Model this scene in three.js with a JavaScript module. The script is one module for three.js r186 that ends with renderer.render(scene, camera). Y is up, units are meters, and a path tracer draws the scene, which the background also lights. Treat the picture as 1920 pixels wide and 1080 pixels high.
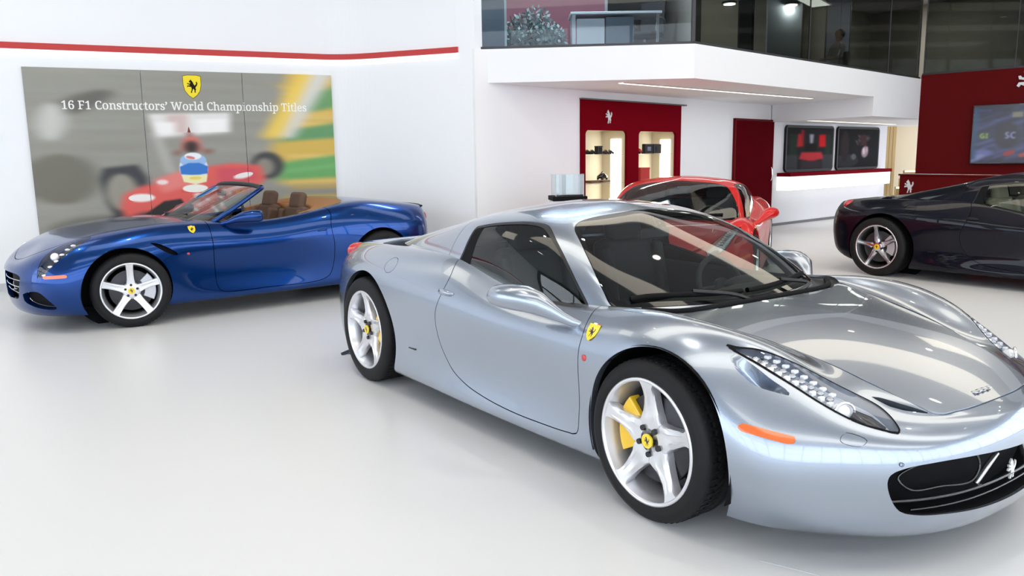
import * as THREE from 'three';
import { mergeGeometries, mergeVertices, toCreasedNormals } from 'three/addons/utils/BufferGeometryUtils.js';
import { RoundedBoxGeometry } from 'three/addons/geometries/RoundedBoxGeometry.js';
import { RectAreaLightUniformsLib } from 'three/addons/lights/RectAreaLightUniformsLib.js';
import { MarchingCubes } from 'three/addons/objects/MarchingCubes.js';

// ---------------------------------------------------------------- camera, sky, exposure
const scene = new THREE.Scene();
const camera = new THREE.PerspectiveCamera(39.626, 16 / 9, 0.1, 200);
camera.position.set(0, 1.485, 0);
camera.rotation.order = 'YXZ';
camera.rotation.set(-0.16238, 0, -0.01477);
camera.updateMatrixWorld();
const renderer = new THREE.WebGLRenderer({ antialias: true });
renderer.toneMapping = THREE.LinearToneMapping;
renderer.toneMappingExposure = 0.95;
renderer.shadowMap.enabled = true;
RectAreaLightUniformsLib.init();
scene.background = new THREE.Color().setRGB(3.85, 4.0, 4.35);
// ---------------------------------------------------------------- large area lights: luminous ceiling panels [x, z, length, width, turn]
const ceilingY = 6.0;
const panelRows = [[3.2, -5.7, 16, 1.5], [5.6, -10.3, 9.5, 1.5], [3.2, -1.3, 16, 1.5], [3.2, 3.2, 16, 1.5], [-6.4, -8.0, 2.4, 1.2], [11.2, -13.0, 3.4, 1.3]];
const panelGlow = [1.2, 1.08, .85];
for (const [x, z, l, w] of panelRows) {
  const r = new THREE.RectAreaLight(new THREE.Color().setRGB(1, .9, .71), 1.2, l - .1, w - .1);
  r.position.set(x, ceilingY - .065, z); r.lookAt(x, 0, z); scene.add(r);
}
// ---------------------------------------------------------------- helpers
let seedValue = 7;
const rnd = () => (seedValue = (seedValue * 16807) % 2147483647) / 2147483647;
const V3 = (x, y, z) => new THREE.Vector3(x, y, z);
const lin = (r, g, b) => new THREE.Color().setRGB(r, g, b);
const mat = (o) => new THREE.MeshPhysicalMaterial({ side: THREE.DoubleSide, ...o });
const taken = {};
function numbered(name) {
  const n = (taken[name] = (taken[name] ?? -1) + 1);
  return n ? `${name}_${String(n).padStart(3, '0')}` : name;
}
function shadows(o) { o.traverse((m) => { if (m.isMesh) { m.castShadow = true; m.receiveShadow = true; } }); return o; }
function part(name, geometry, material, parent, label) {
  const m = new THREE.Mesh(Array.isArray(geometry) ? join(geometry) : geometry, material);
  m.name = name; m.castShadow = m.receiveShadow = true;
  if (label) m.userData.label = label;
  if (parent) parent.add(m);
  return m;
}
function group(name, parent, x = 0, y = 0, z = 0, turn = 0) {
  const g = new THREE.Group(); g.name = name; g.position.set(x, y, z); g.rotation.y = turn;
  if (parent) parent.add(g);
  return g;
}
function thing(name, label, category, x = 0, y = 0, z = 0, turn = 0, grp) {
  const g = group(numbered(name), scene, x, y, z, turn);
  g.userData = { label, category }; if (grp) g.userData.group = grp;
  return g;
}
function single(name, geometry, material, label, category, grp) {
  const m = part(numbered(name), geometry, material, scene);
  m.userData = { label, category }; if (grp) m.userData.group = grp;
  return m;
}
function structure(name, geometry, material, parent) {
  const m = part(name, geometry, material, parent ?? scene);
  if (!parent) m.userData.kind = 'structure';
  return m;
}
function join(list) {
  return mergeGeometries(list.map((g) => {
    const h = g.index ? g.toNonIndexed() : g.clone();
    if (!h.attributes.uv) h.setAttribute('uv', new THREE.BufferAttribute(new Float32Array(h.attributes.position.count * 2), 2));
    for (const k of Object.keys(h.attributes)) if (!['position', 'normal', 'uv'].includes(k)) h.deleteAttribute(k);
    return h;
  }));
}
function box(w, h, d, x = 0, y = 0, z = 0, r = 0.006) {
  const k = Math.min(r, w * 0.45, h * 0.45, d * 0.45);
  const g = k > 0 ? new RoundedBoxGeometry(w, h, d, 2, k) : new THREE.BoxGeometry(w, h, d);
  return g.translate(x, y, z);
}
function cyl(r0, r1, h, x = 0, y = 0, z = 0, n = 32) { return new THREE.CylinderGeometry(r1, r0, h, n).translate(x, y, z); }
function bar(a, b, r, n = 10) {
  const d = b.clone().sub(a), L = d.length();
  const g = new THREE.CylinderGeometry(r, r, L, n);
  g.applyQuaternion(new THREE.Quaternion().setFromUnitVectors(V3(0, 1, 0), d.normalize()));
  return g.translate((a.x + b.x) / 2, (a.y + b.y) / 2, (a.z + b.z) / 2);
}
function tube(pts, r, seg = 40, n = 8, closed = false) {
  return new THREE.TubeGeometry(new THREE.CatmullRomCurve3(pts.map((p) => V3(...p)), closed), seg, r, n, closed);
}
function mirrored(g) { // the same shape on the other side of the car
  const h = (g.index ? g.toNonIndexed() : g.clone()).scale(1, 1, -1);
  for (const k of Object.keys(h.attributes)) {
    const a = h.attributes[k], s = a.itemSize, t = a.array;
    for (let i = 0; i < a.count; i += 3) for (let c = 0; c < s; c++) { const q = t[(i + 1) * s + c]; t[(i + 1) * s + c] = t[(i + 2) * s + c]; t[(i + 2) * s + c] = q; }
  }
  return h;
}
// smooth closed or open curve through 2D points
function curve2(pts, closed = true, per = 10) {
  const c = new THREE.CatmullRomCurve3(pts.map((p) => V3(p[0], p[1], 0)), closed, 'centripetal');
  return c.getPoints(pts.length * per).map((p) => [p.x, p.y]);
}
function sdf(poly) { // positive inside the closed outline
  const n = poly.length;
  return (x, y) => {
    let d = 1e9, w = false;
    for (let i = 0, j = n - 1; i < n; j = i++) {
      const [ax, ay] = poly[j], [bx, by] = poly[i], ex = bx - ax, ey = by - ay, px = x - ax, py = y - ay;
      const t = Math.max(0, Math.min(1, (px * ex + py * ey) / (ex * ex + ey * ey + 1e-12)));
      d = Math.min(d, (px - t * ex) ** 2 + (py - t * ey) ** 2);
      if ((ay > y) !== (by > y) && x < ((bx - ax) * (y - ay)) / (by - ay) + ax) w = !w;
    }
    return (w ? 1 : -1) * Math.sqrt(d);
  };
}
// ---- surfaces: a net of points [x, s, z] (x forward, s out from the middle, z up) drawn as a smooth bicubic sheet
function netSurface(cols, { sym0 = true, sym1 = true, symTop = true, rounds = 3, mu = 14, mv = 9, creaseRows = [] } = {}) {
  const nc = cols.length, nr = cols[0].length;
  const T = cols.map((c) => c.map((p) => [p[0], p[2], p[1]])); // three axes: x, y up, z = right
  let C = T.map((c) => c.map((p) => [...p]));
  const at = (A, i, j) => {
    if (i < 0) { const m = at(A, -i, j); if (sym0) return [m[0], m[1], -m[2]]; const o = at(A, 0, j); return [2 * o[0] - m[0], 2 * o[1] - m[1], 2 * o[2] - m[2]]; }
    if (i >= nc) { const m = at(A, 2 * nc - 2 - i, j); if (sym1) return [m[0], m[1], -m[2]]; const o = at(A, nc - 1, j); return [2 * o[0] - m[0], 2 * o[1] - m[1], 2 * o[2] - m[2]]; }
    if (j < 0) { const m = at(A, i, -j), o = at(A, i, 0); return [2 * o[0] - m[0], 2 * o[1] - m[1], 2 * o[2] - m[2]]; }
    if (j >= nr) { const m = at(A, i, 2 * nr - 2 - j); if (symTop) return [m[0], m[1], -m[2]]; const o = at(A, i, nr - 1); return [2 * o[0] - m[0], 2 * o[1] - m[1], 2 * o[2] - m[2]]; }
    return A[i][j];
  };
  const w = (t) => { const s = 1 - t; return [s * s * s / 6, (3 * t * t * t - 6 * t * t + 4) / 6, (-3 * t * t * t + 3 * t * t + 3 * t + 1) / 6, t * t * t / 6]; };
  const dw = (t) => { const s = 1 - t; return [-s * s / 2, (9 * t * t - 12 * t) / 6, (-9 * t * t + 6 * t + 3) / 6, t * t / 2]; };
  const ev = (u, v) => {
    const i = Math.min(nc - 2, Math.floor(u)), j = Math.min(nr - 2, Math.floor(v)), a = w(u - i), b = w(v - j), da = dw(u - i), db = dw(v - j);
    const p = [0, 0, 0], pu = [0, 0, 0], pv = [0, 0, 0];
    for (let k = 0; k < 4; k++) for (let l = 0; l < 4; l++) {
      const q = at(C, i - 1 + k, j - 1 + l);
      for (let m = 0; m < 3; m++) { p[m] += a[k] * b[l] * q[m]; pu[m] += da[k] * b[l] * q[m]; pv[m] += a[k] * db[l] * q[m]; }
    }
    return [p, pu, pv];
  };
  for (let k = 0; k < rounds; k++) {
    const D = T.map((c, i) => c.map((p, j) => { const s = ev(i, j)[0]; return p.map((x, m) => C[i][j][m] + 0.8 * (x - s[m])); }));
    C = D;
  }
  const U = (nc - 1) * mu, W = (nr - 1) * mv, P = [], N = [], I = [];
  for (let i = 0; i <= U; i++) for (let j = 0; j <= W; j++) {
    const [p, a, b] = ev(i / mu, j / mv);
    const n = [a[1] * b[2] - a[2] * b[1], a[2] * b[0] - a[0] * b[2], a[0] * b[1] - a[1] * b[0]], L = Math.hypot(...n) || 1;
    P.push(...p); N.push(-n[0] / L, -n[1] / L, -n[2] / L);
  }
  for (let i = 0; i < U; i++) for (let j = 0; j < W; j++) { const q = i * (W + 1) + j, r = q + W + 1; I.push(q, q + 1, r, r, q + 1, r + 1); }
  return { P, N, I };
}
// keep the part of a sheet where f(x, y, z) > 0; lip > 0 folds the cut edge inwards so that the panel has depth
function clip(m, f, lip = 0, lipDir) {
  const n = m.P.length / 3, F = new Float64Array(n);
  for (let i = 0; i < n; i++) F[i] = f(m.P[3 * i], m.P[3 * i + 1], m.P[3 * i + 2]);
  const P = [], N = [], I = [], map = new Int32Array(n).fill(-1), cut = new Map(), edges = [];
  const vert = (i) => { if (map[i] < 0) { map[i] = P.length / 3; P.push(m.P[3 * i], m.P[3 * i + 1], m.P[3 * i + 2]); N.push(m.N[3 * i], m.N[3 * i + 1], m.N[3 * i + 2]); } return map[i]; };
  const mid = (i, j) => {
    const key = i < j ? i * n + j : j * n + i; let v = cut.get(key);
    if (v === undefined) {
      const t = F[i] / (F[i] - F[j]); v = P.length / 3; cut.set(key, v);
      for (let k = 0; k < 3; k++) P.push(m.P[3 * i + k] + t * (m.P[3 * j + k] - m.P[3 * i + k]));
      for (let k = 0; k < 3; k++) N.push(m.N[3 * i + k] + t * (m.N[3 * j + k] - m.N[3 * i + k]));
    }
    return v;
  };
  for (let t = 0; t < m.I.length; t += 3) {
    const a = [m.I[t], m.I[t + 1], m.I[t + 2]], s = a.map((i) => F[i] > 0), c = s[0] + s[1] + s[2];
    if (c === 0) continue;
    if (c === 3) { I.push(vert(a[0]), vert(a[1]), vert(a[2])); continue; }
    const k = c === 1 ? s.indexOf(true) : s.indexOf(false), x = a[k], y = a[(k + 1) % 3], z = a[(k + 2) % 3];
    const p = mid(x, y), q = mid(x, z);
    if (c === 1) { I.push(vert(x), p, q); edges.push([p, q]); } else { I.push(p, vert(y), vert(z), p, vert(z), q); edges.push([q, p]); }
  }
  if (lip) {
    const low = new Map();
    const under = (v) => {
      if (!low.has(v)) {
        low.set(v, P.length / 3);
        const d = lipDir ?? [-N[3 * v], -N[3 * v + 1], -N[3 * v + 2]];
        P.push(P[3 * v] + d[0] * lip, P[3 * v + 1] + d[1] * lip, P[3 * v + 2] + d[2] * lip); N.push(0, 0, 0);
      }
      return low.get(v);
    };
    for (const [p, q] of edges) {
      // separate vertices so that the fold shades on its own
      const pa = P.length / 3; P.push(P[3 * p], P[3 * p + 1], P[3 * p + 2], P[3 * q], P[3 * q + 1], P[3 * q + 2]);
      const pu = under(p), qu = under(q);
      const e = [0, 1, 2].map((k) => P[3 * q + k] - P[3 * p + k]), d = [0, 1, 2].map((k) => P[3 * pu + k] - P[3 * p + k]);
      const nn = [e[1] * d[2] - e[2] * d[1], e[2] * d[0] - e[0] * d[2], e[0] * d[1] - e[1] * d[0]], L = Math.hypot(...nn) || 1;
      N.length = P.length; for (let k = 0; k < 3; k++) { N[3 * pa + k] = nn[k] / L; N[3 * pa + 3 + k] = nn[k] / L; N[3 * pu + k] = nn[k] / L; N[3 * qu + k] = nn[k] / L; }
      I.push(pa, pa + 1, pu, pu, pa + 1, qu);
    }
    for (let i = 0; i < N.length; i++) N[i] ??= 0;
  }
  return { P, N, I, edges };
}
function geo(m) {
  const g = new THREE.BufferGeometry();
  g.setAttribute('position', new THREE.Float32BufferAttribute(m.P, 3));
  g.setAttribute('normal', new THREE.Float32BufferAttribute(m.N, 3));
  g.setAttribute('uv', new THREE.Float32BufferAttribute(new Float32Array(m.P.length / 3 * 2), 2));
  g.setIndex(m.I);
  return g;
}
// a strip hung on the cut edge of a sheet, from depth d0 to d1 along dir
function fold(m, dir, d0, d1) {
  const P = [], N = [], I = [];
  for (const [p, q] of m.edges) {
    const o = P.length / 3; for (const v of [p, q]) for (const d of [d0, d1]) P.push(m.P[3 * v] + dir[0] * d, m.P[3 * v + 1] + dir[1] * d, m.P[3 * v + 2] + dir[2] * d);
    const e = [0, 1, 2].map((k) => m.P[3 * q + k] - m.P[3 * p + k]), n = [e[1] * dir[2] - e[2] * dir[1], e[2] * dir[0] - e[0] * dir[2], e[0] * dir[1] - e[1] * dir[0]], L = Math.hypot(...n) || 1;
    for (let k = 0; k < 4; k++) N.push(n[0] / L, n[1] / L, n[2] / L); I.push(o, o + 2, o + 1, o + 1, o + 2, o + 3);
  }
  return geo({ P, N, I });
}
const both = (g) => join([g, mirrored(g)]);
function push(m, d) { // the sheet moved along its normals
  const P = m.P.map((p, i) => p + m.N[i] * d);
  return { ...m, P };
}
// where a line meets a sheet: first hit as [x, y, z, nx, ny, nz]
function hit(m, o, d) {
  let best = 1e9, out = null; const { P, N, I } = m;
  for (let t = 0; t < I.length; t += 3) {
    const a = 3 * I[t], b = 3 * I[t + 1], c = 3 * I[t + 2];
    const e1 = [P[b] - P[a], P[b + 1] - P[a + 1], P[b + 2] - P[a + 2]], e2 = [P[c] - P[a], P[c + 1] - P[a + 1], P[c + 2] - P[a + 2]];
    const h = [d[1] * e2[2] - d[2] * e2[1], d[2] * e2[0] - d[0] * e2[2], d[0] * e2[1] - d[1] * e2[0]], k = e1[0] * h[0] + e1[1] * h[1] + e1[2] * h[2];
    if (Math.abs(k) < 1e-12) continue;
    const s = [o[0] - P[a], o[1] - P[a + 1], o[2] - P[a + 2]], u = (s[0] * h[0] + s[1] * h[1] + s[2] * h[2]) / k;
    if (u < 0 || u > 1) continue;
    const q = [s[1] * e1[2] - s[2] * e1[1], s[2] * e1[0] - s[0] * e1[2], s[0] * e1[1] - s[1] * e1[0]], v = (d[0] * q[0] + d[1] * q[1] + d[2] * q[2]) / k;
    if (v < 0 || u + v > 1) continue;
    const r = (e2[0] * q[0] + e2[1] * q[1] + e2[2] * q[2]) / k;
    if (r > 1e-4 && r < best) { best = r; out = [0, 1, 2].map((i) => o[i] + r * d[i]).concat([0, 1, 2].map((i) => N[a + i] * (1 - u - v) + N[b + i] * u + N[c + i] * v)); }
  }
  return out;
}
// ---------------------------------------------------------------- shared materials and prints
function canvasTexture(w, h, draw, srgb = true) {
  const c = document.createElement('canvas'); c.width = w; c.height = h;
  draw(c.getContext('2d'), w, h);
  const t = new THREE.CanvasTexture(c); if (srgb) t.colorSpace = THREE.SRGBColorSpace;
  t.magFilter = THREE.LinearFilter; return t;
}
const horsePts = [[22, 22], [34, 8], [40, 1], [44, 10], [56, 24], [64, 46], [73, 60], [82, 50], [90, 36], [84, 30], [93, 20], [100, 38], [93, 60], [81, 74], [79, 86], [84, 98], [76, 110], [80, 125], [67, 127], [69, 110], [66, 98], [59, 90], [53, 97], [51, 108], [44, 118], [46, 129], [33, 129], [37, 116], [42, 104], [44, 88], [38, 71], [28, 73], [15, 67], [9, 76], [2, 71], [8, 59], [22, 59], [32, 57], [23, 50], [8, 47], [5, 36], [12, 35], [17, 42], [30, 42], [35, 36], [36, 28], [27, 31]];
function drawHorse(g, x, y, h, color, flip = 1) {
  const k = h / 130; g.fillStyle = color; g.beginPath();
  horsePts.forEach(([a, b], i) => { const px = x + flip * (a - 50) * k, py = y + (b - 65) * k; i ? g.lineTo(px, py) : g.moveTo(px, py); });
  g.closePath(); g.fill();
}
function horseShape(h) {
  const k = h / 130, s = new THREE.Shape();
  horsePts.forEach(([a, b], i) => { const px = (a - 50) * k, py = (65 - b) * k; i ? s.lineTo(px, py) : s.moveTo(px, py); });
  s.closePath(); return s;
}
const shieldPts = [[-.5, .6], [-.25, .66], [.25, .66], [.5, .6], [.5, .1], [.42, -.25], [.25, -.5], [0, -.7], [-.25, -.5], [-.42, -.25], [-.5, .1]];
function shieldShape(h) { const k = h / 1.36, s = new THREE.Shape(); shieldPts.forEach(([a, b], i) => (i ? s.lineTo(a * k, b * k) : s.moveTo(a * k, b * k))); s.closePath(); return s; }
const shieldTex = canvasTexture(256, 348, (g, w, h) => {
  g.fillStyle = '#f2d21a'; g.fillRect(0, 0, w, h);
  g.fillStyle = '#1c7a3a'; g.fillRect(0, 0, w / 3, 26); g.fillStyle = '#f4f4f0'; g.fillRect(w / 3, 0, w / 3, 26); g.fillStyle = '#c31c22'; g.fillRect(2 * w / 3, 0, w / 3, 26);
  drawHorse(g, w / 2, h * .5, h * .56, '#14120c');
});
const capTex = canvasTexture(128, 128, (g, w, h) => { g.fillStyle = '#f0cf1c'; g.fillRect(0, 0, w, h); drawHorse(g, w / 2, h / 2, h * .66, '#15120a'); });
function fitUV(g) { // uv 0..1 over the outline's own width and height
  g.computeBoundingBox(); const b = g.boundingBox, p = g.attributes.position, uv = new Float32Array(p.count * 2);
  for (let i = 0; i < p.count; i++) { uv[2 * i] = (p.getX(i) - b.min.x) / (b.max.x - b.min.x); uv[2 * i + 1] = (p.getY(i) - b.min.y) / (b.max.y - b.min.y); }
  g.setAttribute('uv', new THREE.BufferAttribute(uv, 2)); return g;
}
const M = {
  rubber: mat({ color: lin(.009, .009, .01), roughness: .6, specularIntensity: .5 }),
  black: mat({ color: lin(.005, .005, .006), roughness: .7, specularIntensity: .25 }),
  gloss: mat({ color: lin(.008, .008, .01), roughness: .12, clearcoat: .6 }),
  trim: mat({ color: lin(.012, .012, .014), roughness: .35 }),
  chrome: mat({ color: lin(.85, .85, .87), metalness: 1, roughness: .12 }),
  satin: mat({ color: lin(.75, .75, .76), metalness: .3, roughness: .35 }),
  wheelSilver: mat({ color: lin(.74, .74, .77), metalness: .75, roughness: .3, clearcoat: .8, clearcoatRoughness: .05 }),
  wheelBright: mat({ color: lin(.72, .72, .74), metalness: .95, roughness: .22 }),
  disc: mat({ color: lin(.045, .045, .05), metalness: .6, roughness: .4 }),
  yellow: mat({ color: lin(.85, .52, .02), roughness: .35, clearcoat: .5 }),
  greyCaliper: mat({ color: lin(.55, .56, .6), metalness: .4, roughness: .35 }),
  orange: mat({ color: lin(.75, .13, .015), roughness: .18, clearcoat: 1 }),
  red: mat({ color: lin(.5, .012, .012), roughness: .15, clearcoat: 1, emissive: lin(0, 0, 0) }),
  lens: mat({ color: lin(.97, .98, 1), transmission: 1, thickness: 0, roughness: 0, ior: 1.45 }),
  carGlass: mat({ color: lin(.52, .58, .56), transmission: 1, thickness: 0, roughness: 0, ior: 1.52 }),
  leatherDark: mat({ color: lin(.028, .028, .032), roughness: .6 }),
  leatherCream: mat({ color: lin(.5, .42, .28), roughness: .6 }),
  leatherTan: mat({ color: lin(.33, .135, .04), roughness: .6 }),
  leatherBrown: mat({ color: lin(.1, .052, .03), roughness: .65 }),
  carpet: mat({ color: lin(.015, .015, .017), roughness: .95 }),
  shield: mat({ map: shieldTex, roughness: .25, clearcoat: 1 }),
  cap: mat({ map: capTex, roughness: .25, clearcoat: 1 }),
  lampInner: mat({ color: lin(.5, .51, .55), metalness: .9, roughness: .18 }),
  lampBezel: mat({ color: lin(.05, .052, .06), metalness: .3, roughness: .25 }),
  lampBowl: mat({ color: lin(.7, .72, .76), metalness: 0, roughness: .35 }),
  led: mat({ color: lin(.9, .9, .92), roughness: .1, clearcoat: 1 }),
};
// ---------------------------------------------------------------- prints: wall picture, screens, photographs
function smear(g, w, h, rx, ry, x0 = 0, y0 = 0) { // box blur of a region
  const im = g.getImageData(x0, y0, w, h), d = im.data, t = new Float32Array(d.length);
  const pass = (src, dst, n, m, sn, sm, r) => {
    for (let j = 0; j < m; j++) for (let c = 0; c < 3; c++) {
      let s = 0; const at = (i) => (Math.min(n - 1, Math.max(0, i)) * sn + j * sm) * 4 + c;
      for (let i = -r; i <= r; i++) s += src[at(i)];
      for (let i = 0; i < n; i++) { dst[at(i)] = s / (2 * r + 1); s += src[at(i + r + 1)] - src[at(i - r)]; }
    }
  };
  if (rx > 0) { pass(d, t, w, h, 1, w, rx); for (let i = 0; i < d.length; i++) if (i % 4 < 3) d[i] = t[i]; }
  if (ry > 0) { pass(d, t, h, w, w, 1, ry); for (let i = 0; i < d.length; i++) if (i % 4 < 3) d[i] = t[i]; }
  g.putImageData(im, x0, y0);
}
function poly(g, color, pts) { g.fillStyle = color; g.beginPath(); pts.forEach(([x, y], i) => (i ? g.lineTo(x, y) : g.moveTo(x, y))); g.closePath(); g.fill(); }
function oval(g, color, x, y, rx, ry, a = 0) { g.fillStyle = color; g.beginPath(); g.ellipse(x, y, rx, ry, a, 0, Math.PI * 2); g.fill(); }
// racing picture, drawn in the units of the board: 3.58 m wide, 2.3 m high, 400 px to the metre
const pictureTex = canvasTexture(1432, 920, (g, W, H) => {
  g.fillStyle = '#7a776d'; g.fillRect(0, 0, W, H);
  for (let i = 0; i < 260; i++) { const y = rnd() * H, k = 98 + rnd() * 40; g.fillStyle = `rgba(${k + 4},${k + 2},${k - 8},.35)`; g.fillRect(rnd() * W * .8 - 200, y, 260 + rnd() * 500, 3 + rnd() * 16); }
  oval(g, '#4c4a44', 230, 160, 150, 40, -.35); oval(g, '#565349', 120, 520, 160, 120, 0); oval(g, '#b0aea6', 100, 250, 60, 90, .3); oval(g, '#59564e', 300, 760, 260, 60);
  // verge
  poly(g, '#c79a3c', [[1200, 0], [1432, 0], [1432, 560], [1120, 560], [1090, 420]]);
  for (let i = 0; i < 60; i++) { const y = 40 + rnd() * 640; g.fillStyle = ['#d8a94a', '#b98b36', '#e0b85c', '#a8893e'][i % 4]; g.fillRect(1130 + rnd() * 60, y, 320, 4 + rnd() * 12); }
  poly(g, '#4f8049', [[1300, 120], [1432, 60], [1432, 170], [1250, 210]]); poly(g, '#4a7d4a', [[1130, 300], [1432, 250], [1432, 330], [1130, 350]]); poly(g, '#4f9048', [[1120, 460], [1432, 420], [1432, 540], [1110, 550]]); poly(g, '#5da055', [[1110, 500], [1432, 470], [1432, 485], [1110, 520]]);
  poly(g, '#c9c6bd', [[1330, 0], [1432, 0], [1215, 330], [1120, 330]]);
  poly(g, '#e9b93d', [[1265, 0], [1330, 0], [1150, 330], [1050, 330], [1180, 130]]);
  smear(g, W, H, 34, 9); smear(g, W, H, 26, 8);
  // car
  poly(g, '#d9d4ce', [[520, 210], [905, 200], [900, 300], [545, 325]]); poly(g, '#c4a7a0', [[600, 215], [700, 210], [700, 300], [610, 310]]); poly(g, '#efe9e4', [[545, 250], [640, 250], [640, 318], [550, 320]]); poly(g, '#f0ece6', [[740, 235], [890, 230], [885, 296], [745, 305]]);
  poly(g, '#d8d4cc', [[545, 320], [560, 320], [610, 500], [596, 500]]);
  smear(g, 460, 340, 20, 7, 480, 190); smear(g, 460, 340, 10, 5, 480, 190);
  poly(g, '#c9584e', [[655, 390], [672, 330], [712, 315], [748, 330], [762, 390]]); oval(g, '#2a2220', 708, 372, 36, 32); poly(g, '#6d4a40', [[620, 398], [660, 380], [660, 410], [622, 414]]); poly(g, '#6d4a40', [[760, 380], [820, 386], [800, 408], [760, 406]]); poly(g, '#5c2622', [[690, 318], [702, 270], [716, 318]]);
  poly(g, '#2b2c2e', [[280, 520], [300, 470], [455, 455], [495, 520], [500, 640], [480, 690], [330, 700], [300, 640]]); oval(g, '#7b7668', 375, 590, 70, 90); oval(g, '#2f2f30', 1075, 470, 85, 70); oval(g, '#746d60', 1060, 478, 46, 44);
  poly(g, '#26282c', [[220, 760], [360, 690], [560, 690], [600, 760], [560, 850], [240, 850]]);
  poly(g, '#d8453f', [[360, 660], [380, 600], [470, 560], [560, 545], [650, 500], [780, 470], [900, 455], [1040, 470], [1060, 540], [1010, 590], [820, 640], [770, 720], [640, 760], [600, 700], [470, 690], [380, 720]]);
  poly(g, '#e0655e', [[520, 530], [680, 480], [700, 560], [560, 600]]); poly(g, '#c63a44', [[820, 480], [1000, 480], [1020, 540], [830, 580]]);
  smear(g, 1000, 480, 18, 8, 180, 300); smear(g, 1000, 480, 14, 7, 180, 300);
  poly(g, '#1f1d1c', [[470, 700], [560, 640], [640, 630], [680, 690], [650, 760], [520, 770]]);
  oval(g, '#f6e9e4', 460, 620, 60, 20); oval(g, '#f2e2dc', 950, 520, 50, 14, -.2); oval(g, '#f4d7d2', 560, 545, 26, 12);
  for (let i = 0; i < 26; i++) oval(g, ['#f3e6e2', '#e88a80', '#d03a3a', '#f0c0b8'][i % 4], 640 + rnd() * 240, 560 + rnd() * 150, 6 + rnd() * 16, 4 + rnd() * 10, rnd());
  smear(g, 600, 260, 7, 5, 420, 520);
  // helmet
  oval(g, '#cfd9e8', 712, 478, 68, 74); oval(g, '#7fa6da', 712, 440, 62, 36); oval(g, '#e8eaf0', 712, 418, 40, 18); oval(g, '#c85a50', 700, 425, 22, 7, .2);
  poly(g, '#2559b4', [[646, 470], [690, 452], [740, 452], [780, 470], [776, 506], [720, 514], [650, 508]]); poly(g, '#efe3a0', [[652, 512], [775, 512], [768, 548], [715, 560], [660, 546]]); oval(g, '#e8c84a', 716, 528, 30, 8); oval(g, '#f2efe2', 712, 580, 60, 20);
  smear(g, 180, 200, 3, 3, 625, 395);
  { const im = g.getImageData(0, 0, W, H), d = im.data; for (let i = 0; i < d.length; i++) if (i % 4 < 3) d[i] = 255 * (d[i] / 255) ** .68; g.putImageData(im, 0, 0); } // pale, washed print
  // shield and line of lettering
  g.save(); g.translate(734, 74); g.fillStyle = '#f4dc3c'; g.beginPath(); shieldPts.forEach(([a, b], i) => (i ? g.lineTo(a * 84, -b * 84) : g.moveTo(a * 84, -b * 84))); g.closePath(); g.fill(); g.strokeStyle = '#4a4420'; g.lineWidth = 2; g.stroke(); drawHorse(g, 0, -2, 66, '#1c1a12'); g.restore();
  g.fillStyle = '#f4f2ee'; g.font = '54px serif'; g.textBaseline = 'alphabetic';
  const txt = '16 F1 Constructors’ World Championship Titles', tw = g.measureText(txt).width; g.save(); g.translate(147, 190); g.scale(1147 / tw, 1); g.fillText(txt, 0, 0); g.lineWidth = 1.2; g.strokeStyle = '#f4f2ee'; g.strokeText(txt, 0, 0); g.restore();
});
const screenTex = canvasTexture(640, 360, (g, W, H) => {
  g.fillStyle = '#2e3148'; g.fillRect(0, 0, W, H);
  for (let i = 0; i < 150; i++) { g.fillStyle = ['#3b4064', '#4a4f7c', '#23243a', '#5a62a0', '#34304a'][i % 5]; g.save(); g.translate(rnd() * W, rnd() * H); g.rotate(-.35); g.fillRect(-60, -3, 120 + rnd() * 80, 4 + rnd() * 10); g.restore(); }
  oval(g, '#25222e', 190, 190, 70, 80); oval(g, '#6a74b0', 60, 300, 60, 26); oval(g, '#8d95c8', 30, 330, 50, 18, -.4); poly(g, '#2c4f78', [[0, 10], [30, 10], [20, 340], [0, 340]]);
  smear(g, W, H, 16, 8);
  g.font = 'bold 46px sans-serif'; g.fillStyle = '#b7e84a'; g.fillText('GI', 38, 205); g.fillStyle = '#b4bdf4'; g.font = 'bold 56px sans-serif'; g.fillText('SC', 178, 208);
  g.fillStyle = '#8f8a72'; g.fillRect(212, 44, 60, 34); g.font = '16px sans-serif'; g.fillStyle = '#6a78c0'; g.fillText('RACE DAY', 30, 34);
  oval(g, '#a83030', 210, 300, 36, 16, -.3); oval(g, '#c05048', 300, 310, 40, 14, -.2);
  smear(g, W, H, 6, 5); smear(g, W, H, 4, 4);
});
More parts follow.
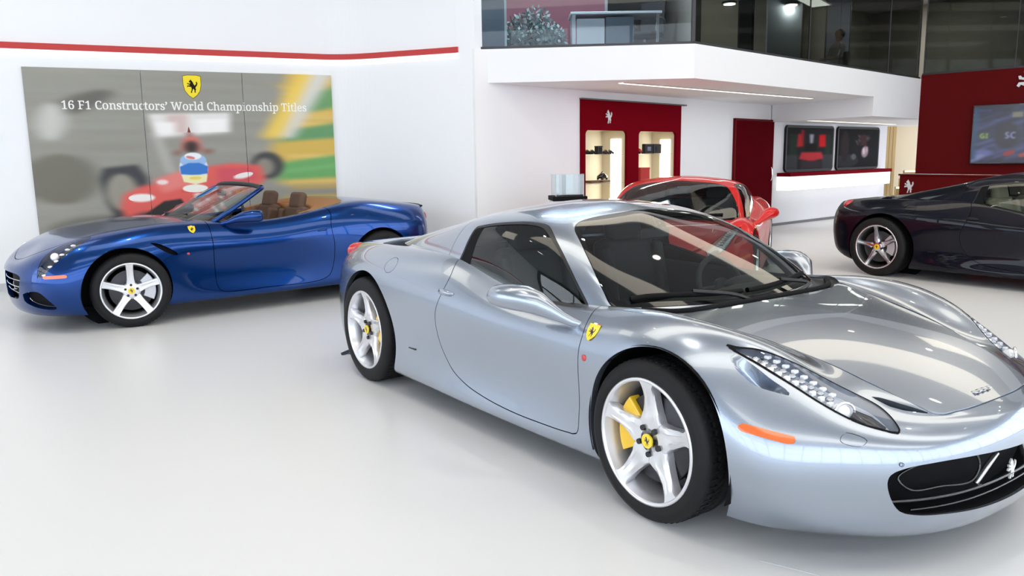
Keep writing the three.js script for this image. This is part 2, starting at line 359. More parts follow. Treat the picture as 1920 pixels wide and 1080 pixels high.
const photoTex = [canvasTexture(400, 400, (g, W, H) => {
  g.fillStyle = '#1a1a1c'; g.fillRect(0, 0, W, H); g.fillStyle = '#33363a'; g.fillRect(0, 260, 90, 140); g.fillRect(300, 260, 100, 140); g.fillStyle = '#1c2a22'; g.fillRect(20, 60, 60, 200); g.fillRect(330, 60, 50, 200);
  poly(g, '#a02024', [[85, 60], [130, 55], [132, 180], [80, 185]]); poly(g, '#b41018', [[270, 65], [330, 60], [335, 185], [272, 185]]); poly(g, '#7d1a20', [[110, 20], [140, 20], [140, 180], [125, 180]]);
  poly(g, '#8a8a96', [[185, 60], [225, 60], [218, 150], [192, 150]]); g.fillStyle = '#0d0d0e'; g.fillRect(150, 150, 100, 80);
  poly(g, '#a52c32', [[120, 235], [300, 235], [320, 300], [210, 325], [100, 300]]); g.fillStyle = '#2a2426'; g.fillRect(110, 320, 200, 80); g.fillStyle = '#3a3034'; for (let i = 0; i < 5; i++) g.fillRect(130, 330 + i * 13, 160, 4);
  smear(g, W, H, 9, 9); smear(g, W, H, 7, 7);
}), canvasTexture(400, 400, (g, W, H) => {
  g.fillStyle = '#101113'; g.fillRect(0, 0, W, H); oval(g, '#26272b', 80, 330, 120, 70); oval(g, '#241c1e', 60, 180, 40, 160);
  for (let i = 0; i < 30; i++) { g.fillStyle = ['#3b2c30', '#58484c', '#241c1e', '#8a7478'][i % 4]; g.save(); g.translate(150 + rnd() * 140, 40 + rnd() * 90); g.rotate(.9 + rnd() * .4); g.fillRect(0, 0, 50, 3 + rnd() * 4); g.restore(); }
  poly(g, '#3a2226', [[210, 60], [270, 60], [280, 180], [220, 170]]); oval(g, '#8d7c82', 262, 240, 36, 62, .1); oval(g, '#cdbcc0', 250, 230, 12, 40, -.1); oval(g, '#b9a0a6', 282, 215, 9, 34, .15); oval(g, '#55575c', 150, 290, 26, 32);
  smear(g, W, H, 8, 8); smear(g, W, H, 6, 6);
})];
// ---------------------------------------------------------------- mid-engined two-seater: body and cabin sheets
const nearBody = netSurface([
  // nose, from the middle outwards; each column runs from the bottom edge up to the middle line on top
  [[.925, 0, .115], [.965, 0, .14], [.99, 0, .2], [1.005, 0, .28], [1.018, 0, .36], [1.016, 0, .43], [1, 0, .485], [.975, 0, .52], [.962, 0, .53], [.95, 0, .538], [.925, 0, .55], [.895, 0, .56]],
  [[.9, .28, .115], [.942, .285, .14], [.968, .29, .2], [.985, .295, .28], [.995, .295, .36], [.99, .29, .43], [.972, .28, .49], [.935, .25, .53], [.915, .225, .543], [.895, .2, .553], [.852, .105, .577], [.81, 0, .596]],
  [[.79, .53, .115], [.84, .55, .145], [.875, .56, .21], [.895, .565, .29], [.905, .57, .37], [.9, .565, .44], [.88, .55, .5], [.835, .5, .548], [.812, .45, .565], [.79, .385, .596], [.745, .2, .614], [.71, 0, .627]],
  [[.6, .72, .115], [.66, .765, .165], [.69, .783, .21], [.712, .789, .29], [.73, .788, .38], [.725, .783, .455], [.7, .755, .53], [.66, .68, .605], [.635, .56, .634], [.61, .44, .653], [.595, .24, .669], [.58, 0, .676]],
  [[.43, .835, .12], [.45, .868, .19], [.475, .905, .27], [.485, .918, .33], [.49, .922, .38], [.48, .912, .47], [.46, .86, .58], [.44, .725, .73], [.435, .605, .737], [.42, .49, .708], [.415, .26, .7235], [.41, 0, .729]],
  [[.2, .86, .12], [.2, .9, .155], [.2, .93, .24], [.2, .945, .34], [.2, .955, .45], [.2, .952, .58], [.2, .905, .715], [.2, .775, .81], [.2, .655, .792], [.19, .545, .757], [.185, .29, .769], [.18, 0, .774]],
  [[-.1, .86, .12], [-.1, .9, .155], [-.1, .93, .24], [-.1, .945, .34], [-.1, .955, .46], [-.1, .952, .605], [-.1, .91, .752], [-.1, .785, .836], [-.1, .7, .815], [-.1, .61, .79], [-.1, .32, .799], [-.1, 0, .802]],
  [[-.4, .86, .125], [-.4, .905, .15], [-.4, .925, .2], [-.4, .921, .3], [-.4, .924, .44], [-.4, .936, .6], [-.4, .894, .73], [-.4, .785, .806], [-.4, .725, .81], [-.4, .68, .803], [-.4, .33, .811], [-.4, 0, .812]],
  [[-.85, .87, .125], [-.85, .92, .145], [-.85, .925, .2], [-.85, .904, .3], [-.85, .902, .44], [-.85, .926, .6], [-.85, .894, .708], [-.85, .79, .785], [-.85, .745, .792], [-.85, .7, .8], [-.85, .35, .82], [-.85, 0, .82]],
  [[-1.3, .875, .125], [-1.3, .93, .145], [-1.3, .93, .2], [-1.3, .904, .3], [-1.3, .906, .44], [-1.3, .934, .605], [-1.3, .909, .723], [-1.3, .805, .845], [-1.3, .752, .86], [-1.3, .7, .875], [-1.3, .35, .86], [-1.3, 0, .86]],
  [[-1.7, .885, .125], [-1.7, .935, .15], [-1.7, .935, .21], [-1.7, .921, .32], [-1.7, .929, .46], [-1.7, .95, .62], [-1.7, .927, .758], [-1.7, .815, .905], [-1.7, .752, .92], [-1.7, .69, .935], [-1.7, .35, .93], [-1.7, 0, .93]],
  [[-2.1, .9, .125], [-2.1, .94, .16], [-2.1, .945, .23], [-2.1, .945, .34], [-2.1, .952, .48], [-2.1, .965, .64], [-2.1, .938, .795], [-2.1, .815, .912], [-2.1, .742, .926], [-2.1, .67, .94], [-2.1, .35, .94], [-2.1, 0, .95]],
  [[-2.5, .91, .13], [-2.5, .945, .165], [-2.5, .955, .24], [-2.5, .96, .36], [-2.5, .967, .5], [-2.5, .965, .66], [-2.5, .932, .815], [-2.5, .81, .912], [-2.5, .735, .922], [-2.5, .66, .932], [-2.5, .35, .942], [-2.5, 0, .95]],
  [[-2.88, .9, .15], [-2.88, .935, .19], [-2.88, .945, .27], [-2.88, .95, .39], [-2.88, .955, .52], [-2.88, .948, .66], [-2.88, .91, .8], [-2.88, .79, .9], [-2.88, .715, .911], [-2.88, .64, .922], [-2.88, .35, .93], [-2.88, 0, .935]],
  [[-3.12, .845, .2], [-3.14, .88, .24], [-3.15, .897, .31], [-3.155, .902, .42], [-3.155, .9, .54], [-3.15, .885, .67], [-3.13, .845, .79], [-3.11, .745, .88], [-3.1, .677, .893], [-3.09, .61, .905], [-3.07, .33, .912], [-3.06, 0, .915]],
  [[-3.27, .7, .24], [-3.3, .73, .28], [-3.32, .75, .345], [-3.335, .76, .445], [-3.34, .765, .555], [-3.335, .76, .67], [-3.31, .735, .78], [-3.28, .67, .862], [-3.265, .61, .875], [-3.25, .55, .887], [-3.22, .3, .892], [-3.21, 0, .895]],
  [[-3.34, .48, .26], [-3.38, .5, .3], [-3.405, .51, .36], [-3.42, .52, .46], [-3.425, .52, .57], [-3.42, .515, .68], [-3.395, .5, .785], [-3.37, .45, .855], [-3.357, .405, .865], [-3.345, .36, .876], [-3.32, .19, .88], [-3.31, 0, .882]],
  [[-3.37, .24, .27], [-3.41, .25, .31], [-3.435, .255, .37], [-3.45, .26, .47], [-3.455, .26, .58], [-3.45, .258, .69], [-3.43, .25, .79], [-3.41, .22, .852], [-3.4, .195, .86], [-3.39, .17, .868], [-3.375, .09, .873], [-3.36, 0, .876]],
  [[-3.38, 0, .27], [-3.42, 0, .31], [-3.445, 0, .37], [-3.46, 0, .47], [-3.465, 0, .58], [-3.46, 0, .69], [-3.44, 0, .79], [-3.425, 0, .85], [-3.417, 0, .858], [-3.41, 0, .866], [-3.395, 0, .87], [-3.38, 0, .872]],
]);
const nearCabin = netSurface([
  // windscreen middle, round the pillar, along the side glass and the buttress to the back; base upwards to the roof's middle line
  [[-.16, 0, .765], [-.4, 0, .91], [-.61, 0, 1.025], [-.82, 0, 1.122], [-.98, 0, 1.186], [-1.1, 0, 1.217]],
  [[-.18, .36, .765], [-.43, .34, .91], [-.65, .31, 1.025], [-.86, .26, 1.122], [-1.04, .17, 1.19], [-1.16, 0, 1.223]],
  [[-.27, .63, .765], [-.49, .605, .905], [-.71, .56, 1.023], [-.92, .48, 1.122], [-1.12, .28, 1.195], [-1.24, 0, 1.229]],
  [[-.45, .75, .765], [-.59, .72, .895], [-.78, .67, 1.013], [-.98, .6, 1.113], [-1.2, .38, 1.192], [-1.33, 0, 1.232]],
  [[-.75, .797, .765], [-.84, .76, .9], [-.97, .71, 1.03], [-1.12, .63, 1.13], [-1.28, .41, 1.197], [-1.4, 0, 1.232]],
  [[-1.1, .812, .785], [-1.14, .78, .925], [-1.2, .73, 1.05], [-1.27, .642, 1.141], [-1.37, .42, 1.198], [-1.46, 0, 1.23]],
  [[-1.45, .81, .85], [-1.46, .775, .97], [-1.47, .725, 1.072], [-1.48, .64, 1.142], [-1.5, .43, 1.193], [-1.54, 0, 1.222]],
  [[-1.8, .79, .9], [-1.76, .75, .998], [-1.74, .705, 1.07], [-1.71, .63, 1.127], [-1.68, .43, 1.175], [-1.66, 0, 1.197]],
  [[-2.2, .74, .915], [-2.1, .705, .99], [-2.02, .66, 1.045], [-1.94, .595, 1.09], [-1.86, .42, 1.128], [-1.8, 0, 1.138]],
  [[-2.55, .665, .918], [-2.45, .635, .965], [-2.33, .595, 1.007], [-2.2, .54, 1.04], [-2.05, .39, 1.07], [-1.95, 0, 1.073]],
  [[-2.75, .48, .918], [-2.62, .46, .948], [-2.48, .44, .978], [-2.33, .4, 1.005], [-2.2, .28, 1.028], [-2.1, 0, 1.03]],
  [[-2.8, 0, .92], [-2.68, 0, .94], [-2.56, 0, .958], [-2.44, 0, .975], [-2.33, 0, .988], [-2.25, 0, .993]],
], { mu: 16, mv: 12 });
// ---------------------------------------------------------------- wheels
function lathe(profile, n = 72) { return new THREE.LatheGeometry(profile.map(([r, a]) => new THREE.Vector2(r, a)), n).rotateX(Math.PI / 2); } // axis along z, a outwards
function spoke(rows, angle, groove) { // rows: [r, half width, face height, groove depth]
  const P = [], I = [], q = [[-1.12, -.045], [-1.06, -.012], [-.94, -.001], [-.5, 0], [-.36, groove], [0, groove], [.36, groove], [.5, 0], [.94, -.001], [1.06, -.012], [1.12, -.045]];
  for (const [r, w, a, g] of rows) for (const [k, d] of q) P.push(r, k * w, a + (d === groove ? -g : d));
  const m = q.length;
  for (let i = 0; i + 1 < rows.length; i++) for (let j = 0; j + 1 < m; j++) { const a = i * m + j, b = a + m; I.push(a, b, a + 1, a + 1, b, b + 1); }
  const geoS = new THREE.BufferGeometry(); geoS.setAttribute('position', new THREE.Float32BufferAttribute(P, 3)); geoS.setIndex(I);
  const g = toCreasedNormals(geoS, .6).rotateZ(angle);
  g.setAttribute('uv', new THREE.BufferAttribute(new Float32Array(g.attributes.position.count * 2), 2));
  return g;
}
function makeWheel(style, R, w, rim, rimMat, caliperMat, caliperSide) {
  const g = new THREE.Group(); g.name = 'wheel'; // axis along z, face towards +z at z = 0
  const h = w / 2, c = -h + .006; // tyre middle
  const tread = [];
  for (const [r, a] of [[rim - .006, h - .014], [rim + .006, h - .004], [rim + .016, h + .001], [rim + .035, h + .003], [R - .035, h], [R - .016, h - .008], [R - .005, h - .02], [R - .001, h - .034], [R, h - .05]]) tread.push([r, c + a]);
  for (const a of [.045, -.0, -.045].map((k) => k * w / .235)) tread.push([R, c + a + .007], [R - .007, c + a + .006], [R - .007, c + a - .006], [R, c + a - .007]);
  for (const [r, a] of [[R, -h + .05], [R - .005, -h + .02], [R - .035, -h], [rim + .016, -h], [rim - .006, -h + .014]]) tread.push([r, c + a]);
  const sh = []; // the tread's cross grooves at the shoulder
  const tyre = part('tyre', lathe(tread, 96), M.rubber, g);
  const nb = 64;
  for (let k = 0; k < nb; k++) sh.push(new THREE.BoxGeometry(.011, .006, .05).translate(0, R - .0008, c + h - .062).rotateZ((k / nb) * Math.PI * 2));
  for (let k = 0; k < nb; k++) sh.push(new THREE.BoxGeometry(.009, .005, .036).rotateY(.5).translate(0, R - .0005, c + .02).rotateZ(((k + .5) / nb) * Math.PI * 2));
  part('tread_blocks', sh, M.rubber, tyre).userData.kind = 'stuff';
  // barrel and lip
  const lip = [[rim - .002, -.02], [rim + .004, -.004], [rim + .003, .002], [rim - .004, .004], [rim - .011, .002], [rim - .014, -.006], [rim - .02, -.03], [rim - .034, -.07], [rim - .036, c - h + .04], [rim - .012, c - h + .015]];
  const barrel = lathe(lip, 96);
  const sp = [], n = 5, off = Math.PI / 2;
  const face = (r) => -.03 + .026 * Math.min(1, Math.max(0, (r - .05) / (rim - .06))) ** 1.4;
  if (style === 'star') {
    const rows = [[.024, .02, 0, 0], [.05, .0375, 0, 0], [.07, .052, 0, 0], [.082, .054, 0, 0], [.1, .047, 0, .002], [.12, .04, 0, .006], [.15, .034, 0, .008], [.18, .03, 0, .008], [.205, .028, 0, .004], [.225, .0285, 0, 0], [rim - .024, .034, 0, 0], [rim - .012, .044, 0, 0]];
    for (let k = 0; k < n; k++) sp.push(spoke(rows.map(([r, a, , d]) => [r, a, face(r), d]), off + k * 2 * Math.PI / n, -.001));
  } else if (style === 'twin') {
    const rows = [[.02, .02, 0, 0], [.045, .03, 0, .002], [.07, .031, 0, .01], [.1, .029, 0, .022], [.14, .026, 0, .03], [.18, .023, 0, .03], [.22, .02, 0, .022], [rim - .02, .02, 0, .01], [rim - .01, .026, 0, 0]];
    for (let k = 0; k < n; k++) sp.push(spoke(rows.map(([r, a, , d]) => [r, a, face(r), d]), off + .12 + k * 2 * Math.PI / n, -.001));
    sp.push(lathe([[.0, -.02], [.05, -.022], [.06, -.03], [.062, -.06]], 40));
  } else {
    const rows = [[.03, .022, 0, 0], [.06, .034, 0, 0], [.075, .036, 0, 0], [.1, .031, 0, .001], [.14, .029, 0, .002], [.18, .029, 0, .002], [.22, .03, 0, 0], [rim - .012, .033, 0, 0]];
    for (let k = 0; k < n; k++) sp.push(spoke(rows.map(([r, a, , d]) => [r, a, face(r) + .004, d]), off + k * 2 * Math.PI / n, -.001));
    sp.push(lathe([[.0, -.02], [.06, -.021], [.078, -.03], [.08, -.06]], 40));
  }
  const rimMesh = part('rim', [barrel, ...sp], rimMat, g);
  const nuts = [];
  for (let k = 0; k < 5; k++) { const a = off + (style === 'plain' ? 0 : .628) + k * 2 * Math.PI / 5, r = style === 'plain' ? .052 : .058; part('lug_bolt', new THREE.CylinderGeometry(.0115, .0125, .014, 18).rotateX(Math.PI / 2).translate(r * Math.cos(a), r * Math.sin(a), -.026), M.trim, rimMesh); }
  part('centre_cap', fitUV(new THREE.CylinderGeometry(.03, .03, .008, 32).rotateX(Math.PI / 2).translate(0, 0, -.018)), M.cap, g, 'yellow cap with black horse');
  // brake
  const disc = part('brake_disc', [lathe([[.075, -.075], [.09, -.07], [.185, -.072], [.187, -.1], [.09, -.1]], 64), lathe([[0, -.045], [.07, -.05], [.078, -.075]], 40)], M.disc, g);
  const cs = new THREE.Shape(); const a0 = -.62, a1 = .62;
  cs.absarc(0, 0, .2, a0, a1, false); cs.absarc(0, 0, .118, a1, a0, true);
  const cal = new THREE.ExtrudeGeometry(cs, { depth: .045, bevelEnabled: true, bevelSize: .006, bevelThickness: .006, bevelSegments: 2, curveSegments: 24 });
  part('brake_caliper', cal.rotateZ(caliperSide > 0 ? .15 : Math.PI - .15).translate(0, 0, -.1), caliperMat, g);
  part('hub', new THREE.CylinderGeometry(.05, .05, .14, 24).rotateX(Math.PI / 2).translate(0, 0, -.1), M.disc, g);
  return g;
}
function addWheels(car, style, rimMat, caliperMat, spec, steer = 0) {
  // spec: [x, tyre radius, tyre width, rim radius, s of the wheel face]
  for (const [x, R, w, rim, s] of spec) {
    const front = x > -1;
    const proto = makeWheel(style, R, w, rim, rimMat, caliperMat, front ? -1 : 1);
    proto.position.set(x, R - .002, s); proto.rotation.y = front ? steer : 0;
    car.add(proto);
    const other = makeWheel(style, R, w, rim, rimMat, caliperMat, front ? 1 : -1);
    other.position.set(x, R - .002, -s); other.rotation.y = Math.PI + (front ? steer : 0);
    car.add(other);
  }
}
// ---------------------------------------------------------------- mid-engined two-seater with folding hard top
const arcs = (list) => (x, y) => Math.min(...list.map(([cx, cy, r]) => Math.hypot(x - cx, y - cy) - r));
const pill = (x0, y0, x1, y1, r) => (x, y) => { const ex = x1 - x0, ey = y1 - y0, t = Math.max(0, Math.min(1, ((x - x0) * ex + (y - y0) * ey) / (ex * ex + ey * ey))); return r - Math.hypot(x - x0 - t * ex, y - y0 - t * ey); };
function wheelWell(x, y, r, z0, z1) { // dark liner over a wheel
  const g = new THREE.CylinderGeometry(r, r, z1 - z0, 40, 1, true, -Math.PI * .62, Math.PI * 1.24).rotateX(Math.PI / 2).rotateZ(Math.PI);
  const cap = new THREE.CircleGeometry(r, 40).translate(0, 0, -(z1 - z0) / 2);
  return join([g, cap]).translate(x, y, (z0 + z1) / 2);
}
function loftEllipse(stations, n = 28) { // [x, y, z, halfX, halfY] rings in planes across the path
  const P = [], I = [], pts = stations.map((s) => V3(s[0], s[1], s[2]));
  stations.forEach((s, i) => {
    const t = pts[Math.min(i + 1, pts.length - 1)].clone().sub(pts[Math.max(i - 1, 0)]).normalize();
    const up = V3(0, 1, 0), side = t.clone().cross(up).normalize(), u = side.clone().cross(t).normalize();
    for (let k = 0; k < n; k++) { const a = (k / n) * 2 * Math.PI, p = pts[i].clone().addScaledVector(side, Math.cos(a) * s[3]).addScaledVector(u, Math.sin(a) * s[4]); P.push(p.x, p.y, p.z); }
  });
  for (let i = 0; i + 1 < stations.length; i++) for (let k = 0; k < n; k++) { const a = i * n + k, b = i * n + (k + 1) % n; I.push(a, a + n, b, b, a + n, b + n); }
  for (const i of [0, stations.length - 1]) { const c = P.length / 3; P.push(...pts[i].toArray()); for (let k = 0; k < n; k++) i ? I.push(i * n + k, c, i * n + (k + 1) % n) : I.push(k, (k + 1) % n, c); }
  const g = new THREE.BufferGeometry(); g.setAttribute('position', new THREE.Float32BufferAttribute(P, 3)); g.setIndex(I); g.computeVertexNormals();
  g.setAttribute('uv', new THREE.BufferAttribute(new Float32Array(P.length / 3 * 2), 2));
  return g;
}
// even out a nearly level panel: height as one low polynomial in x and s, with the normals that belong to it
function smoothTop(m) {
  const terms = []; for (let i = 0; i <= 4; i++) for (let j = 0; j <= 2; j++) if (i + j <= 5) terms.push([i, j]);
  const n = terms.length, A = Array.from({ length: n }, () => new Float64Array(n + 1)), f = (x, z) => { const u = (x - .4) * 2, v = z * z * 4; return terms.map(([i, j]) => u ** i * v ** j); };
  for (let k = 0; k < m.P.length; k += 3) { const t = f(m.P[k], m.P[k + 2]); for (let i = 0; i < n; i++) { for (let j = 0; j < n; j++) A[i][j] += t[i] * t[j]; A[i][n] += t[i] * m.P[k + 1]; } }
  for (let i = 0; i < n; i++) { let p = i; for (let r = i; r < n; r++) if (Math.abs(A[r][i]) > Math.abs(A[p][i])) p = r; [A[i], A[p]] = [A[p], A[i]]; for (let r = 0; r < n; r++) if (r !== i) { const q = A[r][i] / A[i][i]; for (let c = i; c <= n; c++) A[r][c] -= q * A[i][c]; } }
  const c = A.map((r, i) => r[n] / r[i]), h = (x, z) => f(x, z).reduce((s, t, i) => s + t * c[i], 0);
  const P = [...m.P], N = [...m.N];
  for (let k = 0; k < P.length; k += 3) { const x = P[k], z = P[k + 2]; P[k + 1] = h(x, z); const a = (h(x + 1e-3, z) - h(x - 1e-3, z)) / 2e-3, b = (h(x, z + 1e-3) - h(x, z - 1e-3)) / 2e-3, L = Math.hypot(a, 1, b); N[k] = -a / L; N[k + 1] = 1 / L; N[k + 2] = -b / L; }
  const lip = [], I = [...m.I]; // folded edge
  for (const [p, q] of m.edges) { const o = P.length / 3; for (const v of [p, q]) { P.push(P[3 * v], P[3 * v + 1], P[3 * v + 2], P[3 * v], P[3 * v + 1] - .012, P[3 * v + 2]); } const e = [P[3 * q] - P[3 * p], P[3 * q + 2] - P[3 * p + 2]], L = Math.hypot(...e) || 1; for (let k = 0; k < 4; k++) N.push(e[1] / L, 0, -e[0] / L); I.push(o, o + 2, o + 1, o + 1, o + 2, o + 3); }
  return { P, N, I };
}
const coupeShapes = (() => {
  const S = {}, gap = .0025;
  const arch = arcs([[.03, .34, .388], [-2.6, .35, .41]]);
  let B = clip(nearBody, (x, y, z) => arch(x, y), .035, [0, 0, -1]);
  const wellCut = B;
  // hood
  const hood = sdf(curve2([[.906, -.12], [.906, 0], [.903, .1], [.89, .243], [.861, .354], [.777, .403], [.645, .44], [.563, .455], [.383, .497], [.163, .545], [-.07, .62], [-.19, .665], [-.2, .64], [-.15, .54], [-.113, .217], [-.105, 0], [-.105, -.12]], true, 12));
  const top = (f, ymin) => (x, y, z) => (y > ymin ? f(x, z) : -1);
  S.hood = both(geo(smoothTop(clip(B, (x, y, z) => top(hood, .5)(x, y, z) - gap))));
  B = clip(B, (x, y, z) => -top(hood, .5)(x, y, z) - gap, .012);
  // cockpit opening and the dark scuttle ahead of the windscreen
  const cock = sdf(curve2([[-.16, -.2], [-.16, .5], [-.27, .68], [-.5, .735], [-.9, .755], [-1.35, .77], [-1.65, .75], [-1.95, .68], [-2.05, .4], [-2.05, -.2]], true, 10));
  const scut = sdf(curve2([[-.1, -.3], [-.108, 0], [-.117, .217], [-.152, .545], [-.2, .68], [-.28, .728], [-.42, .74], [-.6, .7], [-.6, -.3]], true, 10));
  S.scuttle = both(geo(push(clip(clip(nearBody, (x, y, z) => (y > .6 ? scut(x, z) : -1)), (x, y, z) => -(y > .6 ? sdf([[-.27, -.3], [-.27, .5], [-.38, .64], [-.7, .7], [-.8, -.3]])(x, z) : -1)), -.012)));
  B = clip(B, (x, y, z) => (y > .6 ? Math.min(-cock(x, z), -scut(x, z)) : 1), .015);
  // headlamp
  const lamp = sdf(curve2([[.262, .806], [.32, .775], [.368, .735], [.468, .672], [.562, .607], [.657, .551], [.744, .52], [.805, .533], [.845, .559], [.802, .613], [.735, .667], [.637, .712], [.526, .744], [.407, .774], [.33, .795]], true, 12));
  const lampF = (x, y, z) => (y > .42 ? lamp(x, z) : -1);
  const L0 = clip(wellCut, (x, y, z) => lampF(x, y, z) - .001);
  S.lampLens = geo(push(L0, -.002));
  S.lampBowl = geo(push(clip(wellCut, (x, y, z) => lampF(x, y, z) + .004), -.05));
  S.lampSeal = geo(push(clip(clip(wellCut, (x, y, z) => lampF(x, y, z) + .001), (x, y, z) => .006 - lampF(x, y, z)), .0006));
  B = clip(B, (x, y, z) => -lampF(x, y, z) - .002, .055);
  // slot between hood and headlamp
  const slot = sdf([[.695, .51], [.72, .478], [.779, .437], [.849, .374], [.856, .366], [.83, .41], [.8, .452], [.76, .488]]);
  const slotF = (x, y, z) => (y > .45 ? slot(x, z) : -1);
  S.slotFloor = both(geo(push(clip(nearBody, (x, y, z) => slotF(x, y, z) + .003), -.035)));
  B = clip(B, (x, y, z) => -slotF(x, y, z), .036);
  // scoop beside the headlamp
  const scoop = sdf(curve2([[.315, .745], [.39, .715], [.47, .672], [.556, .628], [.5, .634], [.44, .648], [.4, .668], [.365, .69], [.33, .72]], true, 10));
  const scoopF = (x, y, z) => (z > .7 && y > .55 ? scoop(x, y) : -1);
  {
    const c = clip(nearBody, (x, y, z) => scoopF(x, y, z) + .001), P = [...c.P];
    for (let i = 0; i < P.length / 3; i++) {
      const x = c.P[3 * i], e = Math.max(0, scoopF(x, c.P[3 * i + 1], c.P[3 * i + 2])), d = Math.min(1, e / .007) * Math.max(0, Math.min(1, (x - .34) / .1)) * .075;
      for (let k = 0; k < 3; k++) P[3 * i + k] -= c.N[3 * i + k] * d;
    }
    const g = geo({ ...c, P }); g.computeVertexNormals(); S.scoop = g;
  }
  B = clip(B, (x, y, z) => -scoopF(x, y, z), .004);
  // mouth
  const mouth = sdf(curve2([[-.2, .415], [0, .416], [.2, .425], [.31, .43], [.475, .431], [.589, .42], [.636, .4], [.645, .372], [.625, .31], [.585, .257], [.53, .237], [.394, .223], [.2, .208], [0, .2], [-.2, .2]], true, 12));
  const mouthF = (x, y, z) => (x > .6 ? mouth(z, y) : -1);
  B = clip(B, (x, y, z) => -mouthF(x, y, z), .012, [-1, 0, 0]);
  S.mouthRim = both(fold(clip(nearBody, (x, y, z) => mouthF(x, y, z)), [-1, 0, 0], .012, .13));
  S.mouthBack = both(geo((() => { const c = clip(nearBody, (x, y, z) => mouthF(x, y, z) + .002); return { ...c, P: c.P.map((v, i) => (i % 3 === 0 ? v - .12 : v)) }; })()));
  // duct frames and blades in the mouth
  S.mouthSurf = (z, y) => { const h = hit(nearBody, [2, y, z], [-1, 0, 0]); return h ? h[0] : .9; };
  // deck slot behind the buttress
  const deck = sdf(curve2([[-2.72, .752], [-2.77, .64], [-2.77, .5], [-2.64, .5], [-2.48, .64], [-2.36, .742], [-2.46, .768], [-2.6, .768]], true, 8));
  const deckF = (x, y, z) => (y > .8 ? deck(x, z) : -1);
  S.deckFloor = both(geo(push(clip(nearBody, (x, y, z) => deckF(x, y, z) + .003), -.06)));
  B = clip(B, (x, y, z) => -deckF(x, y, z), .06);
  // door
  const door = sdf(curve2([[-.475, .8], [-.45, .76], [-.428, .7], [-.431, .64], [-.436, .526], [-.446, .32], [-.456, .238], [-.538, .222], [-.702, .212], [-.966, .207], [-1.241, .222], [-1.432, .252], [-1.574, .308], [-1.665, .41], [-1.692, .507], [-1.684, .603], [-1.63, .73], [-1.622, .82], [-1.66, .91], [-1.7, 1], [-1.1, 1.1], [-.5, .95]], true, 10));
  const doorF = (x, y, z) => (z > .66 && y < 1 ? door(x, y) : -1);
  S.door = geo(clip(B, (x, y, z) => doorF(x, y, z) - gap, .014));
  B = clip(B, (x, y, z) => -doorF(x, y, z) - gap, .014);
  // fuel flap
  const cap = (x, y, z) => (z > .8 ? .066 - Math.hypot(x + 2.275, (y - .825) / .68) : -1);
  S.fuel = geo(clip(B, (x, y, z) => cap(x, y, z) - .0015, .008));
  S.body0 = clip(B, (x, y, z) => -cap(x, y, z) - .0015, .008);
  S.bodyNoCap = B;
  S.liner = both(geo(push(clip(nearBody, (x, y, z) => Math.min(arch(x, y) - .01, -(y > .6 ? cock(x, z) : -1), -mouthF(x, y, z) - .004, -deckF(x, y, z) - .004, -lampF(x, y, z) - .006, -slotF(x, y, z) - .004, -scoopF(x, y, z) - .01)), -.02)));
  // marker lamp, washer flap and sensors sit on the skin
  const mark = pill(.452, .513, .61, .494, .0135);
  S.marker = geo(push(clip(nearBody, (x, y, z) => (z > .7 && x > .3 ? mark(x, y) : -1), .01), .004));
  const wash = sdf(curve2([[.735, .53], [.765, .525], [.795, .508], [.79, .492], [.76, .494], [.735, .507]], true, 6));
  const washF = (x, y, z) => (z > .6 && x > .6 ? wash(x, y) : -1);
  S.washer = geo(push(clip(clip(nearBody, (x, y, z) => washF(x, y, z)), (x, y, z) => .0012 - washF(x, y, z)), .0006));
  // cabin: roof, glass
  const pane = curve2([[.06, 0], [-.2, 0], [-.21, .2], [-.25, .42], [-.325, .62], [-.43, .722], [-.52, .712], [-.66, .664], [-.8, .605], [-.93, .54], [-.985, .47], [-1.0, .36], [-.99, .15], [-.985, 0], [-.9, -.2], [-.3, -.2]].slice(1), true, 10);
  const ws = sdf(pane), wsF = (x, y, z) => (x > -1.1 && y > .6 ? ws(x, z) : -1);
  const side = sdf(curve2([[-1.66, .9], [-1.64, .96], [-1.628, 1.02], [-1.61, 1.093], [-1.57, 1.104], [-1.491, 1.118], [-1.325, 1.137], [-1.178, 1.143], [-1.075, 1.132], [-.985, 1.1], [-.9, 1.055], [-.8, .99], [-.68, .9], [-.555, .79], [-.53, .74], [-1, .7], [-1.6, .7], [-1.68, .8]], true, 10));
  const sideF = (x, y, z) => (z > .5 ? side(x, y) : -1);
  let C = clip(nearCabin, (x, y, z) => -wsF(x, y, z), .008);
  C = clip(C, (x, y, z) => -sideF(x, y, z), .008);
  // the roof panel and the tonneau behind it meet at a fine gap
  const seam = (x, y, z) => x + 1.62 + .1 * (z / .6) ** 2;
  S.roof = both(geo(clip(C, (x, y, z) => seam(x, y, z) - .002, .01)));
  S.tonneau = both(geo(clip(C, (x, y, z) => -seam(x, y, z) - .002, .01)));
  S.headliner = both(geo(push(clip(clip(nearCabin, (x, y, z) => Math.min(-wsF(x, y, z) - .01, x + 1.9)), (x, y, z) => -sideF(x, y, z) - .005), -.03)));
  S.windscreen = both(geo(clip(nearCabin, (x, y, z) => wsF(x, y, z) - .004)));
  S.frit = both(geo(push(clip(clip(nearCabin, (x, y, z) => wsF(x, y, z) - .004), (x, y, z) => Math.max(.028 - wsF(x, y, z), (x < -.9 && Math.abs(z) < .5) ? .055 - wsF(x, y, z) : -1)), -.003)));
  const rear = (x, y, z) => -(x + 1.53 + .05 * (1.1 - y)) ;
  S.sideGlass = geo(push(clip(clip(nearCabin, (x, y, z) => sideF(x, y, z) - .012), (x, y, z) => -rear(x, y, z)), -.004));
